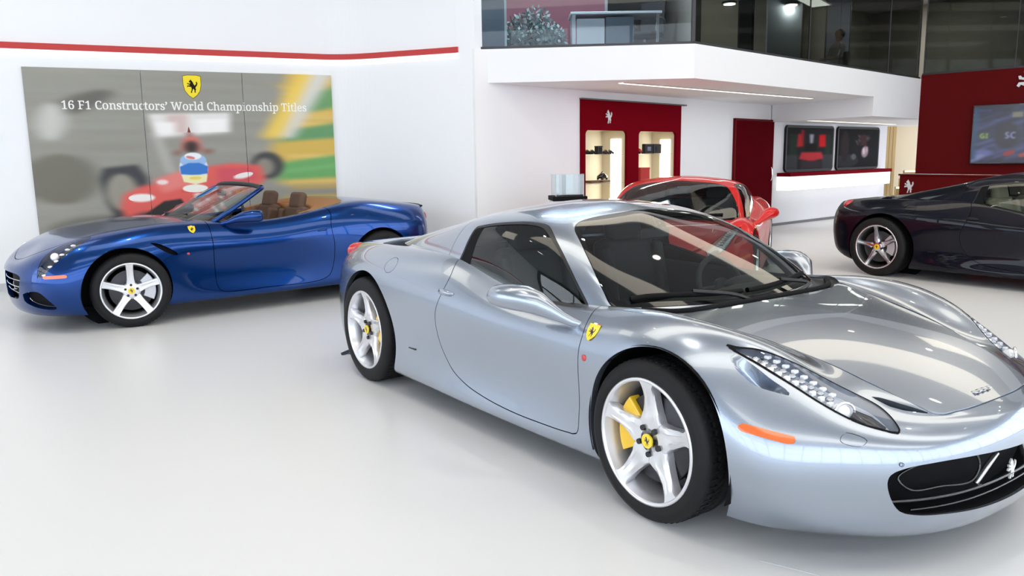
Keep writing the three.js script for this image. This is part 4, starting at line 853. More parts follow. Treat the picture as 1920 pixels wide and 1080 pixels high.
function planSolid(pts, y0, y1) { // upright solid over a plan outline [x, z]
  const s = new THREE.Shape(); pts.forEach(([x, z], i) => (i ? s.lineTo(x, -z) : s.moveTo(x, -z))); s.closePath();
  const g = new THREE.ExtrudeGeometry(s, { depth: y1 - y0, bevelEnabled: false }).rotateX(-Math.PI / 2).translate(0, y0, 0);
  const p = g.attributes.position, n = g.attributes.normal, uv = g.attributes.uv;
  for (let i = 0; i < p.count; i++) { if (Math.abs(n.getY(i)) > .5) uv.setXY(i, p.getX(i), p.getZ(i)); else uv.setXY(i, p.getX(i) * Math.abs(n.getZ(i)) + p.getZ(i) * Math.abs(n.getX(i)), p.getY(i)); }
  return g;
}
function offsetPath(path, d) { // path shifted sideways (left of travel)
  return path.map(([x, z], i) => { const a = path[Math.max(0, i - 1)], b = path[Math.min(path.length - 1, i + 1)], dx = b[0] - a[0], dz = b[1] - a[1], L = Math.hypot(dx, dz); return [x + d * dz / L, z - d * dx / L]; });
}
function wallAlong(path, y0, y1, d0, d1) { return planSolid([...offsetPath(path, d0), ...offsetPath(path, d1).reverse()], y0, y1); }
// a board standing against a wall: origin o [x, z], direction angle a (degrees), along t0..t1, height y0..y1, standing out by d
function onWall(o, a) {
  const c = Math.cos(a * Math.PI / 180), s = Math.sin(a * Math.PI / 180);
  return { p: (t, d = 0) => [o[0] + c * t + s * d, o[1] - s * t + c * d], turn: a * Math.PI / 180, at(obj, t, y, d = 0) { const [x, z] = this.p(t, d); obj.position.set(x, y, z); obj.rotation.y = this.turn; return obj; }, geo(g, t, y, d = 0) { const [x, z] = this.p(t, d); return g.rotateY(this.turn).translate(x, y, z); } };
}
// floor, ceiling
const floorOutline = [[-13.3, 6.3], [15.3, 6.3], [15.3, -24], [-13.3, -24]];
structure('floor', planSolid(floorOutline, -.2, 0), R.floor);
structure('ceiling', planSolid(floorOutline, ceilingY, ceilingY + .2), R.ceiling);
const jointMat = mat({ color: lin(.6, .62, .65), roughness: .5 });
for (const [a, b] of [[[.9, -2.75], [3.4, -1.2]], [[2.4, -3.1], [1.2, -1.35]]]) { const dx = b[0] - a[0], dz = b[1] - a[1], L = Math.hypot(dx, dz); structure('trim_1', new THREE.BoxGeometry(L, .001, .004).rotateY(-Math.atan2(dz, dx)).translate((a[0] + b[0]) / 2, .0004, (a[1] + b[1]) / 2), jointMat).name = numbered('trim_1'); }
const panelSpots = ['over the silver car', 'before the mezzanine', 'over the foremost floor', 'along the glazed front', 'above the racing picture', 'above the television wall'];
panelRows.forEach(([x, z, l, w], i) => {
  const t = thing('luminous_panel', `cream luminous ceiling panel ${panelSpots[i]}`, 'ceiling light', x, ceilingY, z, 0, 'luminous ceiling panels');
  part('panel_frame', [box(l + .1, .05, .06, 0, -.025, w / 2 + .02), box(l + .1, .05, .06, 0, -.025, -w / 2 - .02), box(.06, .05, w + .1, l / 2 + .02, -.025, 0), box(.06, .05, w + .1, -l / 2 - .02, -.025, 0)], R.plasterGrey, t);
  part('light_diffuser', box(l, .02, w, 0, -.035, 0, 0), R.lamp(...panelGlow), t);
});
for (const [x, z] of [[1.2, -7.6], [3.2, -7.9], [5.4, -7.7], [7.6, -8.2], [9.4, -7.8], [7.0, -12.4], [9.2, -11.9], [10.6, -10.2], [-2.5, -6.6], [-5.7, -6.2], [-7.2, -5.6], [-1.5, -3.4], [2.2, -3.5], [5.6, -3.4], [8.6, -3.6]]) {
  const t = thing('downlight', 'small round recessed downlight in the grey ceiling', 'downlight', x, ceilingY, z, 0, 'downlights in the ceiling');
  part('trim_ring', lathe([[.09, -.005], [.125, -.006], [.125, .0], [.09, 0]], 32).rotateX(-Math.PI / 2).translate(0, -.004, 0), R.white, t);
  part('lamp_disc', new THREE.CylinderGeometry(.09, .09, .006, 32).translate(0, -.006, 0), R.lamp(14, 13.2, 11.5), t);
  const sp = new THREE.SpotLight(new THREE.Color().setRGB(1, .95, .86), 14, 0, .75, .6, 2); sp.castShadow = true; sp.shadow.radius = 4;
  sp.position.set(x, ceilingY - .02, z); sp.target.position.set(x, 0, z); scene.add(sp, sp.target);
}
// left wall with its rounded inner corner
const d24 = 24.5 * Math.PI / 180, d22 = -22.04 * Math.PI / 180, cornerC = [-2.219, -11.144];
const leftPath = [[-13.2, -6.14]];
{ const a = [cornerC[0] - .3 * Math.cos(d24), cornerC[1] + .3 * Math.sin(d24)], b = [cornerC[0] + .5 * Math.cos(d22), cornerC[1] - .5 * Math.sin(d22)];
  for (let i = 0; i <= 14; i++) { const t = i / 14, u = 1 - t; leftPath.push([u * u * a[0] + 2 * u * t * cornerC[0] + t * t * b[0], u * u * a[1] + 2 * u * t * cornerC[1] + t * t * b[1]]); } }
leftPath.push([-.43, -10.42]);
structure('wall_left', wallAlong(leftPath, 0, ceilingY, 0, .25), R.white);
structure('baseboard_left', wallAlong(leftPath, 0, .09, -.012, .01), R.plasterGrey);
const stripePath = [...leftPath.slice(0, -1), [-.633, -10.502]];
single('red_stripe', wallAlong(stripePath, 2.803, 2.873, -.03, .01), R.redStripe, 'thin red band running along the white wall above the racing picture', 'wall band');
single('light_strip', wallAlong(stripePath, 2.728, 2.8, -.022, .01), R.lamp(.62, .62, .6), 'glowing white strip under the red band on the wall', 'light strip');
// racing picture in three boards
{
  const w = onWall([-5.655, -9.577], 24.5), t = thing('racing_picture', 'large racing photograph in three boards behind the blue convertible', 'wall picture', -5.655, 0, -9.577, w.turn);
  const cuts = [0, 1.251, 2.435, 3.58], y0 = .3, y1 = 2.6;
  for (let i = 0; i < 3; i++) {
    const a = cuts[i] + .003, b = cuts[i + 1] - .003, g = new THREE.BoxGeometry(b - a, y1 - y0, .03).translate((a + b) / 2, (y0 + y1) / 2, .022), p = g.attributes.position, uv = g.attributes.uv;
    for (let k = 0; k < p.count; k++) uv.setXY(k, p.getX(k) / 3.58, (p.getY(k) - y0) / (y1 - y0));
    part('picture_board', g, mat({ map: pictureTex, roughness: .6, specularIntensity: .2 }), t);
  }
}
// back wall with the lit display unit
const backW = onWall([-.42, -10.42], 46.2);
const counterW = onWall([5.274, -16.354], 41);
const bl = (t) => backW.p(t);
const ribs = (o, L, y0, y1) => wallAlong([o.p(L[0]), o.p(L[1])], y0, y1, 0, .2);
// wall in pieces around the display recess
structure('wall_back', [wallAlong([bl(-.02), bl(2.12)], 0, 2.84, 0, .6), wallAlong([bl(4.76), bl(8.22)], 0, 2.84, 0, .6), wallAlong([bl(2.12), bl(4.76)], 2.28, 2.84, 0, .6)], R.white);
{
  const unit = thing('display_cabinet', 'dark red wall cabinet with two cream lit niches and a silver horse', 'display cabinet', ...(([x, z]) => [x, 0, z])(bl(2.09)), backW.turn);
  const W = 2.7, Hh = 2.305, s = new THREE.Shape([[0, 0], [W, 0], [W, Hh], [0, Hh]].map((p) => new THREE.Vector2(...p)));
  const rr = (x0, y0, x1, y1, r) => { const h = new THREE.Path(); h.moveTo(x0 + r, y0); h.lineTo(x1 - r, y0); h.absarc(x1 - r, y0 + r, r, -Math.PI / 2, 0, false); h.lineTo(x1, y1 - r); h.absarc(x1 - r, y1 - r, r, 0, Math.PI / 2, false); h.lineTo(x0 + r, y1); h.absarc(x0 + r, y1 - r, r, Math.PI / 2, Math.PI, false); h.lineTo(x0, y0 + r); h.absarc(x0 + r, y0 + r, r, Math.PI, Math.PI * 1.5, false); return h; };
  const niches = [[.1, 1.15], [1.46, 2.565]], n0 = .45, n1 = 1.862;
  niches.forEach(([a, b]) => s.holes.push(rr(a, n0, b, n1, .07)));
  part('cabinet_front', new THREE.ExtrudeGeometry(s, { depth: .05, bevelEnabled: false, curveSegments: 8 }).translate(0, 0, -.02), R.redBright, unit);
  part('cabinet_top', box(W + .14, .02, .1, W / 2 + .06, Hh + .005, .01, .004), R.grey, unit);
  niches.forEach(([a, b]) => {
    const n = group('niche', unit), c = (a + b) / 2, w = b - a + .04, D = .46;
    part('niche_back', box(w, n1 - n0 + .04, .03, c, (n0 + n1) / 2, -D - .03, 0), R.cream, n);
    part('niche_side', box(.03, n1 - n0 + .04, D, a - .03, (n0 + n1) / 2, -D / 2 - .02, 0), R.cream, n);
    part('niche_side', box(.03, n1 - n0 + .04, D, b + .03, (n0 + n1) / 2, -D / 2 - .02, 0), R.cream, n);
    part('niche_ceiling', box(w, .03, D, c, n1 + .03, -D / 2 - .02, 0), R.cream, n);
    part('niche_floor', box(w, .03, D, c, n0 - .03, -D / 2 - .02, 0), R.cream, n);
    part('light_panel', box(.012, n1 - n0 - .14, .2, b + .008, (n0 + n1) / 2 - .05, -.2, 0), R.lamp(3.2, 3.1, 2.7), n);
    const r = new THREE.RectAreaLight(new THREE.Color().setRGB(1, .94, .8), 5, .19, n1 - n0 - .16), v = V3(b - .003, (n0 + n1) / 2 - .05, -.2);
    unit.updateMatrixWorld(); const q = unit.localToWorld(v.clone()), e = unit.localToWorld(v.clone().add(V3(-1, 0, 0))); r.position.copy(q); r.lookAt(e); scene.add(r);
    part('glass_shelf', box(b - a, .01, D - .04, c, 1.5, -D / 2 - .02, 0), R.caseGlass, n);
    part('glass_shelf', box(b - a, .01, D - .04, c, 1.06, -D / 2 - .02, 0), R.caseGlass, n);
  });
  part('horse_emblem', new THREE.ExtrudeGeometry(horseShape(.2), { depth: .012, bevelEnabled: true, bevelSize: .002, bevelThickness: .002, bevelSegments: 1 }).translate(.64, 2.066, .04), M.satin, unit, 'silver rearing horse');
  // goods on the shelves
  const put = (name, label, cat, g, m, t, y, grp, d = -.24) => { const o = thing(name, label, cat, ...(([x, z]) => [x, y, z])(backW.p(2.09 + t, d)), backW.turn, grp); if (Array.isArray(m)) g.forEach((q, i) => part(q[0], q[1], m[Math.min(i, m.length - 1)], o)); else part(g[0][0], g[0][1], m, o); return o; };
  const small = (l, h) => [['model_body', loftEllipse([[-l / 2, h * .5, 0, .03, h * .25], [-l / 4, h * .6, 0, .045, h * .4], [0, h * .85, 0, .042, h * .6], [l / 4, h * .6, 0, .045, h * .4], [l / 2, h * .5, 0, .03, h * .25]])], ...[-1, 1].flatMap((s) => [-l * .3, l * .3].map((x) => ['model_wheel', new THREE.CylinderGeometry(.018, .018, .015, 14).rotateX(Math.PI / 2).translate(x, .018, s * .04)]))];
  [['leftmost', .42], ['second', .54]].forEach(([w, t]) => put('model_car', `${w} tiny dark model car on the left niche's glass shelf`, 'model car', small(.1, .05), [M.gloss, M.rubber], t, 1.507, 'small goods in the niches', -.2));
  put('watch_box', 'small black upright watch box on the left niche shelf', 'watch box', [['case', box(.11, .11, .08, 0, .055, 0, .01)], ['lid', box(.115, .02, .085, 0, .118, 0, .005)]], [M.trim, M.gloss], .71, 1.507, 'small goods in the niches', -.2);
  [['third', .88], ['fourth', 1.0]].forEach(([w, t]) => put('model_car', `${w} tiny dark model car on the left niche's glass shelf`, 'model car', small(.1, .05), [M.gloss, M.rubber], t, 1.507, 'small goods in the niches', -.2));
  put('model_plinth', 'brown wooden plinth on the lower left niche shelf', 'plinth', [['board', box(.5, .04, .14, 0, .02, 0, .008)], ['plaque', box(.1, .015, .004, 0, .02, .071, 0)]], [mat({ color: lin(.16, .08, .04), roughness: .5 }), M.chrome], .74, 1.067, 'small goods in the niches');
  put('model_car', 'black model car standing on the brown plinth', 'model car', small(.2, .09), [M.gloss, M.rubber], .86, 1.11, 'small goods in the niches');
  [['left', .58], ['right', .84]].forEach(([w, t], i) => put('gift_box', `${w} black framed gift box on the right niche shelf`, 'gift box', [['box', box(.22, .16, .07, 0, .08, 0, .008)], ['label_plate', box(.1, .07, .004, 0, .08, .037, 0)]], [i ? M.lampBezel : M.trim, i ? M.lampBezel : M.chrome], 1.46 + t, 1.507, 'small goods in the niches', -.2));
  put('model_car', 'small red model car beside the framed boxes', 'model car', small(.12, .06), [R.redStripe, M.rubber], 1.8, 1.507, 'small goods in the niches', -.2);
  put('red_box', 'bright red carton in the right niche', 'carton', [['carton', box(.26, .2, .2, 0, .1, 0, .006)], ['carton_lid', box(.27, .03, .21, 0, .2, 0, .005)]], [R.redStripe, R.redStripe], 1.84, 1.067, 'small goods in the niches', -.2);
}
// red door in the back wall
{
  const t = thing('red_door', 'plain dark red full-height door in the white wall', 'door', ...(([x, z]) => [x, 0, z])(bl(6.65)), backW.turn);
  part('door_leaf', box(1.5, 2.1, .06, .77, 1.055, .02, .004), R.redDoor, t); part('door_frame', [box(.03, 2.13, .07, 0, 1.065, .02, .003), box(.03, 2.13, .07, 1.545, 1.065, .02, .003), box(1.57, .03, .07, .77, 2.125, .02, .003)], R.red, t);
  part('door_handle', tube([[1.4, .95, .05], [1.4, .95, .1], [1.4, 1.2, .1], [1.4, 1.2, .05]], .012, 24, 8), M.chrome, t);
}
// counter wall with photographs, red ledge and light box
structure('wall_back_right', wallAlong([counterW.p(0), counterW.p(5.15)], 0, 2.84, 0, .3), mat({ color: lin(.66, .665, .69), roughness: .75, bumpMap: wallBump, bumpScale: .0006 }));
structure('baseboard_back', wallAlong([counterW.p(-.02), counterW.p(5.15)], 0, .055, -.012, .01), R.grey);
[[0, 'framed photograph of a red car seen from above, above the light box', .46, 2.45], [1, 'framed dark photograph beside the red car photograph', 2.62, 4.65]].forEach(([i, label, a, b]) => {
  const t = thing('framed_photograph', label, 'photograph', ...(([x, z]) => [x, 0, z])(counterW.p(a)), counterW.turn, 'photographs on the back wall'), w = b - a, h = .96, y = 1.09;
  part('photo_frame', (() => { const r = .1, q = new THREE.Shape(); q.moveTo(r, y); q.lineTo(w - r, y); q.absarc(w - r, y + r, r, -Math.PI / 2, 0, false); q.lineTo(w, y + h - r); q.absarc(w - r, y + h - r, r, 0, Math.PI / 2, false); q.lineTo(r, y + h); q.absarc(r, y + h - r, r, Math.PI / 2, Math.PI, false); q.lineTo(0, y + r); q.absarc(r, y + r, r, Math.PI, Math.PI * 1.5, false); return new THREE.ExtrudeGeometry(q, { depth: .05, bevelEnabled: false, curveSegments: 8 }); })(), mat({ color: lin(.012, .012, .014), roughness: .5, specularIntensity: .3 }), t);
  part('photo_print', fitUV(new THREE.PlaneGeometry(w - .1, h - .1).translate(w / 2, y + h / 2, .0515)), mat({ map: photoTex[i], roughness: .7, specularIntensity: .12 }), t);
});
{
  const t = thing('light_box_ledge', 'white glowing light box with a red top rail under the photographs', 'light box', ...(([x, z]) => [x, 0, z])(counterW.p(.24)), counterW.turn);
  part('ledge_rail', box(4.62, .075, .3, 2.31, 1.047, .15, .006), R.redBright, t);
  part('light_box', box(4.62, .28, .26, 2.31, .868, .13, .006), R.lamp(1.15, 1.13, 1.05), t);
  const r = new THREE.RectAreaLight(new THREE.Color().setRGB(1, .98, .94), .9, 4.5, .26); t.updateMatrixWorld(); r.position.copy(t.localToWorld(V3(2.31, .868, .264))); r.lookAt(t.localToWorld(V3(2.31, .868, 2))); scene.add(r);
}
// passage with lit steps past the counter wall
structure('wall_passage', planSolid([[8.6, -21.6], [13.5, -21.6], [13.5, -21.8], [8.6, -21.8]], 0, 2.84), R.cream);
{
  const t = thing('golden_panel', 'golden wooden panel at the mouth of the passage', 'wall panel', 9.85, 0, -21.35, 0);
  for (let i = 0; i < 5; i++) part('slat', box(.085, 2.4, .04, i * .09 - .1, 1.2, 0, .006), R.gold, t);
}
{
  const t = thing('staircase', 'short staircase with glowing step edges in the passage', 'staircase', 9.72, 0, -19.95, -.3);
  for (let i = 0; i < 5; i++) { const st = part('step', box(.7, .2, .26, .12 * i, .1 + i * .2, -.2 * i, .01), R.gold, t); part('step_light', box(.68, .035, .02, .12 * i, .18 + i * .2, .135 - .2 * i, .004), R.lamp(2.4, 2.0, 1.2), st); }
}
{ const r = new THREE.RectAreaLight(new THREE.Color().setRGB(1, .85, .6), 3.2, 1.6, .5); r.position.set(10.3, 2.3, -20.0); r.lookAt(10.3, 0, -20.2); scene.add(r);
  const t = thing('passage_light', 'warm ceiling light over the passage', 'ceiling light', 10.3, 2.36, -20.0); part('light_diffuser', box(1.6, .02, .5, 0, -.03, 0, 0), R.lamp(3.2, 2.7, 1.9), t); part('light_frame', box(1.7, .03, .6, 0, 0, 0, .005), R.plasterGrey, t); }
// mezzanine: white fascia, soffit, lowered box
const S0 = [-.421, -10.593], S1 = [2.332, -10.34], S2 = [6.34, -14.245], E0 = [7.93, -15.8];
structure('mezzanine_slab', planSolid([S0, S1, E0, [9.4, -17.2], [12.6, -20.4], [9.2, -23], [-.9, -23], [-.9, -11.1]], 2.43, 2.85), R.white);
structure('lowered_soffit', planSolid([S2, E0, [9.25, -17.1], [12, -20], [9.2, -20.2], counterW.p(.02, .02), [5.24, -16.3]], 2.1, 2.44), R.white);
{
  const a = [1.48, -10.824], b = [5.322, -14.405], L = Math.hypot(b[0] - a[0], b[1] - a[1]), t = thing('soffit_light', 'long thin warm light line in the underside of the mezzanine', 'light line', (a[0] + b[0]) / 2, 2.43, (a[1] + b[1]) / 2, Math.atan2(-(b[1] - a[1]), b[0] - a[0]));
  part('light_diffuser', box(L, .012, .09, 0, -.004, 0, 0), R.lamp(2.2, 1.95, 1.6), t); part('channel', [box(L + .04, .014, .015, 0, -.004, .055, .003), box(L + .04, .014, .015, 0, -.004, -.055, .003)], R.plasterGrey, t);
  const r = new THREE.RectAreaLight(new THREE.Color().setRGB(.96, .98, 1), 12, L - .1, .08); r.position.set(t.position.x, 2.412, t.position.z); r.rotation.order = 'YXZ'; r.rotation.set(-Math.PI / 2, t.rotation.y, 0); scene.add(r);
}
{
  const t = thing('lowered_soffit_light', 'pale light line under the lowered ceiling by the passage', 'light line', 7.3, 2.1, -17.2, .77);
  part('light_diffuser', box(4.2, .012, .1, 0, -.004, 0, 0), R.lamp(1.6, 1.4, 1.0), t); part('channel', box(4.3, .01, .14, 0, -.001, 0, .002), R.plasterGrey, t);
  const r = new THREE.RectAreaLight(new THREE.Color().setRGB(1, .9, .7), 3.5, 4.1, .1); r.position.set(7.3, 2.085, -17.2); r.rotation.order = 'YXZ'; r.rotation.set(-Math.PI / 2, .77, 0); scene.add(r);
}
// red feature wall, television, reception counter
const redW = onWall(E0, -45);
structure('wall_right', wallAlong([redW.p(0), redW.p(9.6)], 0, 2.92, 0, .3), R.red);
{
  const t = thing('television', 'large flat television with a racing broadcast on the red wall', 'television', ...(([x, z]) => [x, 0, z])(redW.p(.965)), redW.turn), w = 1.9, y0 = 1.23, y1 = 2.3;
  part('television_case', box(w, y1 - y0, .06, w / 2, (y0 + y1) / 2, .05, .01), M.gloss, t);
  part('screen', fitUV(new THREE.PlaneGeometry(w - .05, y1 - y0 - .05).translate(w / 2, (y0 + y1) / 2, .0812)), mat({ color: lin(.02, .02, .02), roughness: .2, emissive: lin(.6, .6, .6), emissiveMap: screenTex }), t);
  part('wall_bracket', box(.5, .4, .04, w / 2, (y0 + y1) / 2, .01, .005), M.trim, t);
  const r = new THREE.RectAreaLight(new THREE.Color().setRGB(.5, .55, .9), .12, w - .1, y1 - y0 - .1); t.updateMatrixWorld(); r.position.copy(t.localToWorld(V3(w / 2, (y0 + y1) / 2, .083))); r.lookAt(t.localToWorld(V3(w / 2, (y0 + y1) / 2, 2))); scene.add(r);
}
single('horse_emblem', redW.geo(new THREE.ExtrudeGeometry(horseShape(.62), { depth: .02, bevelEnabled: true, bevelSize: .003, bevelThickness: .003, bevelSegments: 1 }).translate(1.85, 0, 0), 0, 2.635, .01), M.satin, 'silver rearing horse on the red wall above the television', 'emblem');
{
  const a = [6.98, -14.45], ang = -62, w = onWall(a, ang), t = thing('reception_counter', 'dark red reception counter behind the dark blue car', 'counter', a[0], 0, a[1], w.turn);
  part('counter_front', box(3.2, 1.05, .08, 1.6, .53, -.04, .008), R.red, t); part('counter_top', box(3.24, .03, .5, 1.6, 1.07, -.23, .008), R.red, t); part('counter_side', box(.08, 1.05, .46, .04, .53, -.25, .008), R.red, t); part('counter_side', box(.08, 1.05, .46, 3.16, .53, -.25, .008), R.red, t);
  part('edge_strip', box(3.24, .008, .012, 1.6, 1.088, .015, .002), M.chrome, t);
  part('horse_emblem', new THREE.ExtrudeGeometry(horseShape(.23), { depth: .012, bevelEnabled: true, bevelSize: .002, bevelThickness: .002, bevelSegments: 1 }).translate(.2, .87, .004), M.satin, t, 'silver rearing horse');
}
// glass showcase on a plinth
{
  const t = thing('glass_showcase', 'small glass showcase on a black base beside the red cabinet', 'showcase', .7, 0, -9.9, .1);
  part('plinth', box(.4, .95, .4, 0, .475, 0, .008), R.white, t); part('black_base', box(.42, .055, .42, 0, .978, 0, .006), M.black, t);
  for (const [x, z, w, d] of [[0, .17, .34, .006], [0, -.17, .34, .006], [.17, 0, .006, .34], [-.17, 0, .006, .34]]) part('glass_pane', box(w, .26, d, x, 1.135, z, 0), R.caseGlass, t);
  part('glass_top', box(.35, .008, .35, 0, 1.269, 0, 0), R.caseGlass, t);
  for (const [x, z] of [[.17, .17], [-.17, .17], [.17, -.17], [-.17, -.17]]) part('corner_post', box(.008, .26, .008, x, 1.135, z, .002), R.plasterGrey, t);
}
{
  const t = thing('socket_outlet', 'small open floor socket flap between the blue and silver cars', 'floor socket', -1.24, 0, -6.05, .3);
  part('socket_plate', box(.12, .006, .09, 0, .003, 0, .002), M.chrome, t); part('socket_flap', box(.1, .004, .08, -.05, .03, 0, .001).rotateZ(.35), M.trim, t);
}
// upstairs: glazing and the offices behind it
{
  const glaze = (name, A, B, y0, y1, cuts, m, post = .045) => {
    const L = Math.hypot(B[0] - A[0], B[1] - A[1]), w = onWall(A, Math.atan2(-(B[1] - A[1]), B[0] - A[0]) * 180 / Math.PI), g = structure(name, w.geo(join([box(L, .035, .08, L / 2, y0 + .017, -.06, .004), box(L, .05, .08, L / 2, y1 - .025, -.06, .004)]), 0, 0, 0), R.frame);
    cuts.forEach((c, i) => { if (i + 1 < cuts.length) { const ww = cuts[i + 1] - c; const q = part('pane', w.geo(new THREE.BoxGeometry(ww - .01, y1 - y0 - .06, .006).translate(c + ww / 2, (y0 + y1) / 2, -.06), 0, 0, 0), m, g); } part('mullion', w.geo(box(post, y1 - y0, Math.min(.08, post * 2), c + (i ? (i + 1 < cuts.length ? 0 : -.02) : .02), (y0 + y1) / 2, -.06, .004), 0, 0, 0), R.frame, g); });
  };
  glaze('window_1', S0, S1, 2.85, 5.2, [0, .02, 2.765], R.clearGlass);
  glaze('window_2', S1, E0, 2.85, 5.2, [0, 3.2, 6.3, 7.82], R.darkGlass, .014);
  glaze('window_3', E0, redW.p(9.5), 2.92, 5.2, [0, 1.55, 3.5, 5.5, 7.5, 9.5], R.darkGlass, .014);
  structure('wall_upper', [wallAlong([S0, S1], 5.2, ceilingY, 0, .2), wallAlong([S1, E0], 5.2, ceilingY, 0, .2), wallAlong([redW.p(0), redW.p(9.6)], 5.2, ceilingY, 0, .2), planSolid([[-.43, -10.42], [-.43, -11.2], [-.6, -11.2], [-.66, -10.5]], 2.4, ceilingY)], R.white);
  const upCeil = structure('ceiling_upper', planSolid([[S0[0], S0[1] - .2], [S1[0], S1[1] - .2], [E0[0], E0[1] - .2], [15, -9.2], [15, -23.5], [-1, -23.5], [-1, -11]], 5.2, 5.35), R.plasterGrey);
  structure('wall_upper_back', [planSolid([[-1, -16.5], [3.4, -16.5], [3.4, -16.7], [-1, -16.7]], 2.85, 5.2), planSolid([[3.2, -16.5], [10, -22.9], [9.8, -23], [3.2, -16.7]], 2.85, 5.2), planSolid([[15, -12.5], [10, -22.9], [10.2, -23], [15.2, -12.5]], 2.85, 5.2), planSolid([[-.85, -11], [-1, -11], [-1, -16.6], [-.85, -16.6]], 2.85, 5.2)], R.officeDark);
  structure('floor_upper', planSolid([[-.4, -10.75], [2.2, -10.6], [7.8, -16.1], [9.6, -18], [14.9, -12.6], [10, -22.9], [-.8, -22.9]], 2.85, 2.86), R.grey);
  structure('partition_upper', planSolid([[2.5, -11.2], [2.6, -11.2], [3.1, -16.5], [3.0, -16.5]], 2.86, 5.2), R.officeDark);
  // left office
  const pw = thing('pink_screen', 'dusty pink screen wall behind the bush upstairs', 'screen wall', .7, 2.86, -14.2); part('screen_panel', box(1.9, 2.3, .06, 0, 1.15, 0, .004), R.pink, pw); part('screen_frame', [box(.05, 2.3, .08, -.97, 1.15, 0, .004), box(.05, 2.3, .08, .97, 1.15, 0, .004)], R.deskWhite, pw);
  const gp = thing('grey_upper_panel', 'dark grey panel at the left edge of the upstairs window', 'wall panel', -.2, 2.86, -11.2); part('panel_board', box(.3, 2.2, .05, 0, 1.1, 0, .004), R.deskGrey, gp); part('panel_edge', box(.03, 2.2, .06, .165, 1.1, 0, .003), R.deskWhite, gp);
  const bush = thing('potted_bush', 'grey-green leafy bush behind the upstairs window', 'bush', .36, 2.86, -12.2);
  part('planter', box(.8, .1, .3, 0, .05, 0, .02), R.deskWhite, bush);
  part('stems', join([...Array(14)].map(() => { const a = rnd() * 6.28, r = rnd() * .3; return bar(V3(Math.cos(a) * r * .6, .14, Math.sin(a) * r * .3), V3(Math.cos(a) * r * 1.4, .4 + rnd() * .3, Math.sin(a) * r * .6), .008, 6); })), mat({ color: lin(.12, .1, .07), roughness: .9 }), bush);
  const leafG = new THREE.BufferGeometry(); leafG.setAttribute('position', new THREE.Float32BufferAttribute([0, 0, 0, .03, .02, .012, 0, 0, .0, .03, .02, -.012, 0, .0, 0, .07, .004, 0].slice(0, 18), 3));
  { const P = [], l = () => { const a = rnd() * 6.28, q = Math.sqrt(rnd()), c = V3(Math.cos(a) * q * .5, .12 + rnd() * .66 * (1 - q * q * .7), (rnd() - .5) * .4); const u = V3(rnd() - .5, rnd() - .3, rnd() - .5).normalize().multiplyScalar(.075), v = V3(rnd() - .5, rnd() - .5, rnd() - .5).cross(u).normalize().multiplyScalar(.026); const A = c.clone(), Bq = c.clone().addScaledVector(u, .5).add(v), Cq = c.clone().add(u), Dq = c.clone().addScaledVector(u, .5).sub(v); for (const p of [A, Bq, Cq, A, Cq, Dq]) P.push(p.x, p.y, p.z); }; for (let i = 0; i < 1500; i++) l();
    const g = new THREE.BufferGeometry(); g.setAttribute('position', new THREE.Float32BufferAttribute(P, 3)); g.computeVertexNormals(); g.setAttribute('uv', new THREE.BufferAttribute(new Float32Array(P.length / 3 * 2), 2)); part('foliage', g, mat({ color: lin(.34, .42, .42), roughness: .6 }), bush).userData.kind = 'stuff'; }
  const desk = thing('office_desk', 'white and grey office desk behind the upstairs window', 'desk', 1.3, 2.86, -12.1, 0);
  part('desk_side', box(.05, .62, .45, -.36, .31, 0, .005), R.deskWhite, desk); part('desk_front', box(.4, .56, .03, -.12, .28, .2, .005), R.deskWhite, desk); part('desk_top', box(1.3, .035, .55, .24, .63, 0, .006), R.deskWhite, desk); part('desk_drawers', box(.4, .58, .42, .3, .29, 0, .006), R.deskGrey, desk); part('desk_leg', box(.04, .62, .04, .84, .31, .2, .004), M.chrome, desk);
  const chair = thing('office_chair', 'dark swivel office chair beside the upstairs desk', 'office chair', 2.12, 2.86, -12.9, -.6);
  part('seat', box(.46, .07, .46, 0, .46, 0, .03), M.leatherDark, chair); part('backrest', box(.42, .5, .05, 0, .78, -.24, .025).rotateX(-.08), M.leatherDark, chair); part('column', cyl(.025, .025, .34, 0, .27, 0), M.chrome, chair);
  for (let i = 0; i < 5; i++) { const a = i * 1.2566, leg = part('leg', bar(V3(0, .1, 0), V3(Math.cos(a) * .3, .05, Math.sin(a) * .3), .018), M.chrome, chair); part('castor', new THREE.SphereGeometry(.028, 12, 8).translate(Math.cos(a) * .3, .028, Math.sin(a) * .3), M.trim, leg); }
  for (const s of [-1, 1]) part('armrest', tube([[s * .24, .5, .12], [s * .27, .68, .1], [s * .27, .69, -.12], [s * .23, .62, -.22]], .014, 24, 8), M.chrome, chair);
  // right offices: pale door panel, column, dark dividers, lamps
  const panel = (name, label, x, z, w, m, turn) => { const t = thing(name, label, 'wall panel', x, 2.86, z, turn); part('panel_board', box(w, 2.3, .05, 0, 1.15, 0, .004), m, t); part('panel_post', box(.04, 2.3, .07, w / 2 + .01, 1.15, 0, .004), R.frame, t); };
  panel('pale_partition', 'pale blue-grey partition panel upstairs, left of the seated person', 4.8, -14.45, .7, R.officeBlue, .3);
  panel('slate_partition', 'narrow slate partition panel upstairs, nearest the glazing corner', 3.85, -13.5, .24, R.deskGrey, .3);
  panel('violet_partition', 'dim blue partition panel behind the seated person upstairs', 7.9, -19.9, .8, mat({ color: lin(.1, .11, .16), roughness: .7 }), .5);
